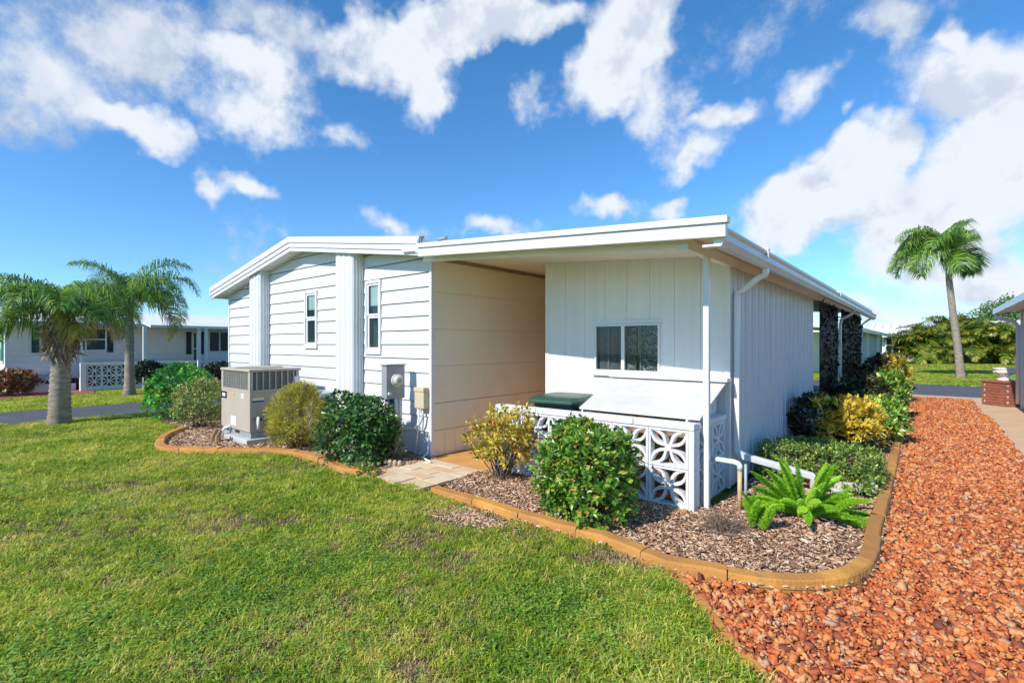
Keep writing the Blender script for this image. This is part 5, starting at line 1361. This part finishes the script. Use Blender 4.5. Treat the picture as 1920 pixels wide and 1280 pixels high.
bush('round_shrub', 'dark rounded shrub on a bare stem behind the slim palm', 'shrub', GD(280, 16.6), (.46, .46, .34), G_DARK, 260, 9, .09, .6, 2.4, 82, .32)
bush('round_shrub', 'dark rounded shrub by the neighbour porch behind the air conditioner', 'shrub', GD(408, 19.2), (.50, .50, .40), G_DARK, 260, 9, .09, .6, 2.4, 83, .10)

# house across the street on the left, ribbed side wall
fh = thing('far_house', 'grey green ribbed carport wall with white posts across the street', 'house', (-3.2, 33, 0)); FO = Vector((-3.2, 33, 0))
k = 0; yv = 33.0
M_TEAL = paint('grey_green_wall', (.42, .49, .50), .5, .06, 1, .1, 30)
while yv < 52:
    h = HB(); h.box(-3.3, yv, .05, -3.2 + (.06 if k % 2 else 0), yv + .5, 2.35); h.build('ribbed_panel', M_TEAL, fh, org=FO); yv += .51; k += 1
h = HB(); h.box(-9, 33.0, 0, -3.31, 33.2, 2.3); h.build('front_wall', M_NB_WHITE, fh, org=FO)
h = HB(); h.prism([Vector((-2.6, 29, 2.40)), Vector((-9, 29, 3.1)), Vector((-9, 29, 2.95)), Vector((-2.6, 29, 2.27))], [Vector((x, 52.5, z)) for x, z in ((-2.6, 2.40), (-9, 3.1), (-9, 2.95), (-2.6, 2.27))]); h.build('roof', M_ROOF, fh, org=FO)
h = HB(); h.box(-2.62, 28.98, 2.2, -2.56, 52.6, 2.41); h.build('gutter', M_METAL_W, fh, org=FO)
for yv in (29.6, 36, 44):
    h = HB(); h.box(-2.95, yv, 0, -2.80, yv + .15, 2.28); h.build('post', M_NB_WHITE, fh, org=FO)
# long white house at the end, ribbed roof and screened window
eh = thing('far_house', 'white house with ribbed metal roof and dark screened window beyond the far lawn', 'house', (0, 60, 0)); EO = Vector((0, 60, 0))
h = HB(); h.box(-14, 60, -.05, 16, 60.3, 2.45); h.build('wall', M_NB_WHITE, eh, org=EO)
a, b = YP(1661, 635, 59.9), YP(1699, 663, 59.9)
h = HB(); h.box(a.x, 59.90, b.z, b.x, 59.97, a.z); wq = h.build('screened_window', M_GLASSD, eh, org=EO)
for f in (.0, .33, .66, 1.0):
    xx = a.x + (b.x - a.x) * f; h = HB(); h.box(xx - .05, 59.82, b.z, xx + .05, 59.89, a.z); h.build('window_mullion', M_NB_WHITE, eh, org=EO)
h = HB(); zz = b.z + (a.z - b.z) * .55; h.box(a.x, 59.83, zz, a.x + (b.x - a.x) * .66, 59.885, zz + .1); h.build('window_rail', M_NB_WHITE, eh, org=EO)
for (za, zb, ya, yb, nm) in ((2.42, 2.85, 58.9, 60.6, 'porch_roof'), (3.05, 3.75, 60.7, 64.5, 'upper_roof')):
    h = HB(); h.prism([Vector((-14, ya, za)), Vector((-14, yb, zb)), Vector((-14, yb, zb - .15)), Vector((-14, ya, za - .15))], [Vector((16, ya, za)), Vector((16, yb, zb)), Vector((16, yb, zb - .15)), Vector((16, ya, za - .15))]); rf = h.build(nm, M_ROOF, eh, org=EO)
    for k in range(45):
        xx = -13.7 + k * .66
        if not (-6 < xx < 9): continue
        h = HB(); A = [Vector((xx, ya - .01, za + .01)), Vector((xx, yb, zb + .01)), Vector((xx, yb, zb + .08)), Vector((xx, ya - .01, za + .08))]; h.prism(A, [p + Vector((.1, 0, 0)) for p in A]); h.build('roof_rib', M_ROOF, rf, org=EO)
h = HB(); h.box(-14, 60.65, 2.5, 16, 60.72, 3.0); h.build('clerestory_wall', M_NB_WALL, eh, org=EO)

# house on the right: wall corner, eave and gutter
rh = thing('neighbour_house', 'white house at the right edge with overhanging eave and gutter', 'house', (1.75, 17.6, 0)); RO = Vector((1.75, 17.6, 0))
for k in range(10):
    yb_ = 17.6 - k * .6; h = HB(); h.box(1.75, yb_ - .595, -.03, 1.85, yb_, 2.5); h.build('wall_panel', M_SHEDSIDE, rh, org=RO)
h = HB(); h.box(1.72, 17.6, -.03, 1.90, 17.72, 2.5); h.build('corner_post', M_NB_WHITE, rh, org=RO)
h = HB(); h.prism([Vector((1.36, 11.5, 2.52)), Vector((5.5, 11.5, 3.15)), Vector((5.5, 11.5, 3.03)), Vector((1.36, 11.5, 2.40))], [Vector((x, 18.15, z)) for x, z in ((1.36, 2.52), (5.5, 3.15), (5.5, 3.03), (1.36, 2.40))]); h.build('roof', M_ROOF, rh, org=RO)
h = HB(); h.box(1.25, 11.5, 2.38, 1.355, 18.17, 2.51); h.build('gutter', M_METAL_W, rh, org=RO)
h = HB(); h.tube([(1.30, 18.0, 2.38), (1.32, 17.9, 2.28), (1.62, 17.78, 2.16), (1.68, 17.76, 2.05), (1.68, 17.76, .1)], .045, 8); h.build('downspout', M_NB_WHITE, rh, org=RO, smooth=True)
h = HB(); h.box(1.9, 17.55, -.03, 8, 17.62, 2.6); h.build('end_wall', M_NB_WHITE, rh, org=RO)
# brick pedestal with urn
bp_ = thing('brick_pedestal', 'low red brick pedestal beside the street at right', 'pedestal', G(1884, 760))
bw = .62
MB().box(-bw / 2 + .01, -bw / 2 + .01, -.02, bw / 2 - .01, bw / 2 - .01, .60).build('mortar_core', M_MORTAR, bp_)
bmesh_brick = None
for c_ in range(8):
    for sd in range(4):
        n = 3; ln = bw / n
        for k in range(n):
            off = (ln / 2 if c_ % 2 else 0)
            xa = -bw / 2 + k * ln + off + .006; xb = min(xa + ln - .012, bw / 2)
            if xb - xa < .03: continue
            m = MB(); m.box(xa, -bw / 2 - .004, .012 + c_ * .073, xb, -bw / 2 + .05, .012 + c_ * .073 + .061)
            o = m.build('brick', M_BRICK, bp_); o.rotation_euler = (0, 0, sd * PI / 2 + TH)
for ch in bp_.children:
    if ch.name.startswith('mortar'): ch.rotation_euler = (0, 0, TH)
cp_ = MB().box(-bw / 2 - .03, -bw / 2 - .03, .60, bw / 2 + .03, bw / 2 + .03, .65).build('cap_slab', M_BRICK, bp_, bevel=.01); cp_.rotation_euler = (0, 0, TH)
ur = thing('garden_urn', 'white bowl-shaped urn on the red brick pedestal', 'urn', G(1884, 760) + Vector((0, 0, .65)))
MB().lathe([(.15, 0), (.15, .04), (.07, .07), (.06, .10), (.11, .13), (.19, .19), (.215, .26), (.20, .28), (.235, .30), (.235, .33), (.20, .33), (.18, .27), (.05, .2)], 20).build('bowl', M_URN, ur, smooth=True)
for k in range(8):
    a = k * PI / 4; MB().lathe([(.0, -.02), (.028, -.01), (.03, .02), (.0, .04)], 6, Matrix.Translation((math.cos(a) * .195, math.sin(a) * .195, .22))).build('boss', M_URN, ur)

# ------------------------------------------------------------------ grass, gravel and mulch
def blade_tuft(r, nb_, rad, hmin, hmax, w, lean=.6):
    V = []; F = []
    for k in range(nb_):
        a = r.uniform(0, 6.28); b = np.array([math.cos(a), math.sin(a), 0]) * rad * math.sqrt(r.random())
        h = r.uniform(hmin, hmax); d = r.uniform(0, 6.28); ln = r.uniform(.1, lean)
        dr = np.array([math.cos(d), math.sin(d), 0]); sd = np.array([-math.sin(d), math.cos(d), 0]) * w * r.uniform(.7, 1.3) / 2
        m = b + dr * h * ln * .45 + np.array([0, 0, h * .6]); t_ = b + dr * h * ln * 1.3 + np.array([0, 0, h * (1 - ln * .35)])
        i = len(V); V += [b - sd, b + sd, m + sd, m - sd, t_]; F += [[i, i + 1, i + 2], [i, i + 2, i + 3], [i + 3, i + 2, i + 4]]
    return np.array(V), np.array(F)
def weed_tuft(r, nb_, rad, size):
    n = nb_; a = r.uniform(0, 6.28, n); q = rad * np.sqrt(r.random(n))
    B = np.stack([np.cos(a) * q, np.sin(a) * q, r.uniform(.012, .04, n)], 1)
    ax = np.stack([r.normal(size=n), r.normal(size=n), r.uniform(-.1, .5, n)], 1); nr = np.stack([r.normal(size=n) * .3, r.normal(size=n) * .3, np.ones(n)], 1)
    return leaf_arrays(B, ax, nr, size * r.uniform(.7, 1.3, n), size * .6 * r.uniform(.7, 1.3, n), .2, .2)
def grass_mat(name, stops, trans=.3):
    m = leaf_mat(name, stops, .55, trans, by='object', pos_scale=1.1, spec=.3, kr=(.95, .0), kn=(1.5, -.72)); return m
G_GRASS = grass_mat('grass_blade', [(0, (.13, .25, .022)), (.3, (.27, .39, .03)), (.55, (.41, .49, .042)), (.75, (.54, .56, .08)), (1, (.66, .60, .17))], .42)
G_GRASSDRY = grass_mat('dry_grass', [(0, (.26, .19, .08)), (.5, (.42, .32, .14)), (1, (.55, .43, .22))], .25)
G_WEED = grass_mat('lawn_weed', [(0, (.10, .24, .03)), (.5, (.19, .36, .045)), (1, (.32, .46, .08))], .35)
r = np.random.default_rng(101)
src = []
for k in range(6): V, F = blade_tuft(r, 18, .05, .018, .050, .0050, 1.2); src.append((tri_mesh('tuft', V, F), G_GRASS))
for k in range(2): V, F = blade_tuft(r, 12, .05, .012, .035, .004, 1.3); src.append((tri_mesh('tuft', V, F), G_GRASSDRY))
for k in range(2): V, F = weed_tuft(r, 14, .05, .019); src.append((tri_mesh('tuft', V, F), G_WEED))
dry_spots = [(G(205, 915), .55, .22, .9), (G(300, 925), .5, .3, .6), (G(880, 975), .50, .22, 1.1), (G(800, 1010), .35, .3, .8), (G(770, 1110), .16, .35, .8), (G(770, 1240), .13, .15, .65), (G(170, 1060), .3, .15, .6), (G(500, 1230), .25, .15, .6),
             (G(930, 1040), .5, .22, .6), (G(1150, 1050), .5, .12, .7), (G(350, 1050), .35, .2, .5), (G(520, 880), .7, .3, .4), (G(1180, 1060), .3, .1, .8), (G(330, 870), .5, .2, .5), (G(860, 1180), .2, .4, .45), (G(760, 1000), .35, .25, .75), (G(970, 1010), .4, .2, .7), (G(830, 1055), .35, .3, .65), (G(640, 1150), .3, .2, .5), (G(420, 900), .5, .15, .7), (G(240, 880), .4, .15, .6), (G(60, 1000), .3, .2, .45), (G(1130, 1200), .25, .2, .4)]
weed_spots = [(G(40, 925), .25), (G(200, 950), .3), (G(170, 1170), .25), (G(80, 1250), .35), (G(300, 1060), .25), (G(560, 1060), .6), (G(500, 1150), .7), (G(1000, 960), .25), (G(1050, 1150), .5)]
def lawn_points(n, xr, yr, poly, dens_fn):
    x = rng.uniform(xr[0], xr[1], n); y = rng.uniform(yr[0], yr[1], n)
    d = np.hypot(x, y)
    keep = in_poly(x, y, poly)
    keep &= rng.random(n) < dens_fn(d)
    return x[keep], y[keep], d[keep]
dfn = lambda d: np.clip((3.6 / np.maximum(d, 3.6)) ** 1.15, .12, 1)
X, Y_, D_ = lawn_points(300000, (-14, 2.2), (-4.0, 9.0), lawn_poly, dfn)
n = len(X)
dry = np.zeros(n)
for (c, rx_, ry_, s_) in dry_spots:
    a_ = np.arctan2(c.y, c.x); dx_ = (X - c.x) * math.cos(TH) + (Y_ - c.y) * math.sin(TH); dy_ = -(X - c.x) * math.sin(TH) + (Y_ - c.y) * math.cos(TH)
    dry = np.maximum(dry, s_ * np.exp(-((dx_ / rx_) ** 2 + (dy_ / (ry_ * 1.6)) ** 2)))
P3 = np.stack([X, Y_, np.zeros(n)], 1)
ln_ = lump(P3, 3, 2.2) * .5 + lump(P3, 9, 6.0) * .5
dry += np.clip(ln_ - .30, 0, 1) * .75 + np.clip(lump(P3, 33, 13.0) - .7, 0, 1) * .5
wd = np.zeros(n)
for (c, rr0) in weed_spots: wd = np.maximum(wd, np.exp(-(((X - c.x) ** 2 + (Y_ - c.y) ** 2) / rr0 ** 2)))
q = rng.random(n)
drop = rng.random(n) < np.clip(dry - .5, 0, .45)
pick = rng.integers(0, 6, n)
pick = np.where(q < dry * .92, rng.integers(6, 8, n), pick)
pick = np.where((pick < 6) & (rng.random(n) < wd * .45 + .10), rng.integers(8, 10, n), pick)
sc = rng.uniform(.75, 1.2, n) * np.clip(D_ / 5.0, 1, 1.9) ** .6
sc = sc * np.where(pick >= 6, .95, 1.0) * (1 + .16 * np.clip(lump(P3, 21, 5.0), -1, 1))
k_ = ~drop
rot = np.stack([rng.normal(0, .12, n), rng.normal(0, .12, n), rng.uniform(0, 6.28, n)], 1)
scl = np.stack([sc * 1.05, sc * 1.05, sc], 1)
scatter('lawn_grass', P3[k_], rot[k_], scl[k_], pick[k_], src, G_GRASS, 'short patchy green lawn grass with dry spots', 'grass')
# lawn across the lane
lane_poly = [(-22.3, -8), (-16.8, -8), (-16.8, 20), (-22.3, 20)]
X, Y_, D_ = lawn_points(26000, (-22.3, -16.8), (-3, 14), lane_poly, lambda d: np.ones(len(d)))
km = ~((X < -20.9) & (Y_ < 3.8)); X, Y_, D_ = X[km], Y_[km], D_[km]; n = len(X)
sc = rng.uniform(1.3, 2.0, n)
src2 = []
r = np.random.default_rng(102)
for k in range(4): V, F = blade_tuft(r, 14, .055, .018, .04, .009, 1.0); src2.append((tri_mesh('tuft', V, F), G_GRASS))
scatter('verge_grass', np.stack([X, Y_, np.full(n, -.04)], 1), np.stack([np.zeros(n), np.zeros(n), rng.uniform(0, 6.28, n)], 1), np.stack([sc * 1.3, sc * 1.3, sc], 1), rng.integers(0, 4, n), src2, G_GRASS, 'sunny strip of lawn across the lane', 'grass')
# lawn across the street
far_poly = [(-8, 25.95), (14, 25.95), (18, 58), (-8, 58)]
X, Y_, D_ = lawn_points(60000, (-8, 18), (25.95, 56), far_poly, lambda d: np.clip((22 / d) ** 1.0, .2, 1)); n = len(X)
sc = rng.uniform(1.5, 2.4, n) * np.clip(D_ / 24, 1, 2)
src3 = []
for k in range(3): V, F = blade_tuft(r, 12, .055, .015, .035, .012, 1.0); src3.append((tri_mesh('tuft', V, F), G_GRASS))
scatter('far_lawn_grass', np.stack([X, Y_, np.full(n, -.02)], 1), np.stack([np.zeros(n), np.zeros(n), rng.uniform(0, 6.28, n)], 1), np.stack([sc * 1.5, sc * 1.5, sc * .7], 1), rng.integers(0, 3, n), src3, G_GRASS, 'mown lawn across the street', 'grass')

# red gravel
def stone_mesh(r, flat):
    V = np.array([(-1, -1, -1), (1, -1, -1), (1, 1, -1), (-1, 1, -1), (-1, -1, 1), (1, -1, 1), (1, 1, 1), (-1, 1, 1)], float) * .5
    V *= r.uniform(.55, 1.15, (8, 3)); V[:, 2] *= flat; V[4:, :2] *= r.uniform(.55, .95)
    F = np.array([[0, 2, 1], [0, 3, 2], [4, 5, 6], [4, 6, 7], [0, 1, 5], [0, 5, 4], [1, 2, 6], [1, 6, 5], [2, 3, 7], [2, 7, 6], [3, 0, 4], [3, 4, 7]])
    return V, F
def stone_mat():
    m, nt, b, out = new_mat('red_stone')
    oi = nt.nodes.new('ShaderNodeObjectInfo')
    rp = ramp_node(nt, [(0, (.14, .045, .03)), (.08, (.36, .09, .035)), (.3, (.52, .125, .035)), (.5, (.62, .18, .045)), (.75, (.66, .27, .09)), (.94, (.68, .34, .15)), (1, (.44, .28, .20))])
    nt.links.new(oi.outputs['Random'], rp.inputs[0])
    geo = nt.nodes.new('ShaderNodeNewGeometry'); nz = nt.nodes.new('ShaderNodeTexNoise'); nz.inputs['Scale'].default_value = 60; nz.inputs['Detail'].default_value = 4
    nt.links.new(geo.outputs['Position'], nz.inputs['Vector'])
    r2 = ramp_node(nt, [(.3, (.72, .72, .72)), (.7, (1.15, 1.15, 1.15))]); nt.links.new(nz.outputs['Fac'], r2.inputs[0])
    mx = nt.nodes.new('ShaderNodeMix'); mx.data_type = 'RGBA'; mx.blend_type = 'MULTIPLY'; mx.inputs[0].default_value = 1
    nt.links.new(rp.outputs[0], mx.inputs[6]); nt.links.new(r2.outputs[0], mx.inputs[7]); nt.links.new(mx.outputs[2], b.inputs['Base Color'])
    b.inputs['Roughness'].default_value = .85
    bp = nt.nodes.new('ShaderNodeBump'); bp.inputs['Strength'].default_value = .4; bp.inputs['Distance'].default_value = .004
    nt.links.new(nz.outputs['Fac'], bp.inputs['Height']); nt.links.new(bp.outputs[0], b.inputs['Normal'])
    return m
M_STONE = stone_mat()
r = np.random.default_rng(103); src4 = []
for k in range(10):
    V, F = stone_mesh(r, r.uniform(.35, .8)); src4.append((tri_mesh('stone', V, F), M_STONE))
X, Y_, D_ = lawn_points(360000, (-1.6, 4.6), (.5, 19.5), grav_poly, lambda d: np.clip((4.2 / np.maximum(d, 4.2)) ** 1.0, .2, 1)); n = len(X)
keep = ~((X > 1.0) & (X < 1.74) & (Y_ > 6.6)) & ~((X > .92) & (Y_ > 15.4)); X, Y_, D_ = X[keep], Y_[keep], D_[keep]; n = len(X)
sz = np.exp(rng.normal(np.log(.020), .48, n)) * np.clip(D_ / 5, 1, 2.0) ** .5
sz = np.clip(sz, .010, .058)
scatter('red_gravel', np.stack([X, Y_, -.016 + sz * .12 + rng.uniform(0, .018, n)], 1), np.stack([rng.normal(0, .7, n), rng.normal(0, .7, n), rng.uniform(0, 6.28, n)], 1),
        np.stack([sz * rng.uniform(.9, 1.6, n), sz, sz], 1), rng.integers(0, 10, n), src4, M_STONE, 'bed of broken orange red stone chips', 'gravel')
# bark mulch
def chip_mat():
    m = leaf_mat('bark_chip', [(0, (.10, .055, .035)), (.3, (.36, .19, .105)), (.6, (.52, .32, .19)), (.86, (.64, .45, .30)), (1, (.72, .57, .42))], .85, .0, by='object'); return m
M_CHIP = chip_mat(); src5 = []
for k in range(8):
    V, F = stone_mesh(r, .35); V[:, 1] *= r.uniform(.14, .35); V[:, 0] *= 1.3; src5.append((tri_mesh('chip', V, F), M_CHIP))
allx = []
for poly, xr_, yr_, nn_ in ((bed_poly, (-13, -5.1), (1.9, 4.6), 65000), (bed2, (-4.4, -.2), (3.2, 19), 200000)):
    X, Y_, D_ = lawn_points(nn_, xr_, yr_, poly, lambda d: np.clip((4.5 / np.maximum(d, 4.5)) ** 1.0, .25, 1)); allx.append((X, Y_, D_))
X, Y_, D_ = (np.concatenate([a[i] for a in allx]) for i in range(3))
# a bare scatter of mulch spilled on the lawn before the pavers' right
c = G(885, 968); ne = 1500
X = np.concatenate([X, c.x + rng.normal(0, .26, ne)]); Y_ = np.concatenate([Y_, c.y - .05 + rng.normal(0, .10, ne)]); D_ = np.concatenate([D_, np.full(ne, 5.)])
n = len(X)
sz = np.exp(rng.normal(np.log(.027), .4, n)) * np.clip(D_ / 5.5, 1, 2) ** .5
zb = np.where(np.arange(n) >= n - ne, .004, .02)
scatter('bark_mulch', np.stack([X, Y_, zb + rng.uniform(0, .016, n)], 1), np.stack([rng.normal(0, .25, n), rng.normal(0, .25, n), rng.uniform(0, 6.28, n)], 1), np.stack([sz, sz, sz * .8], 1), rng.integers(0, 8, n), src5, M_CHIP,
        'brown and grey bark mulch in the planting beds', 'mulch')
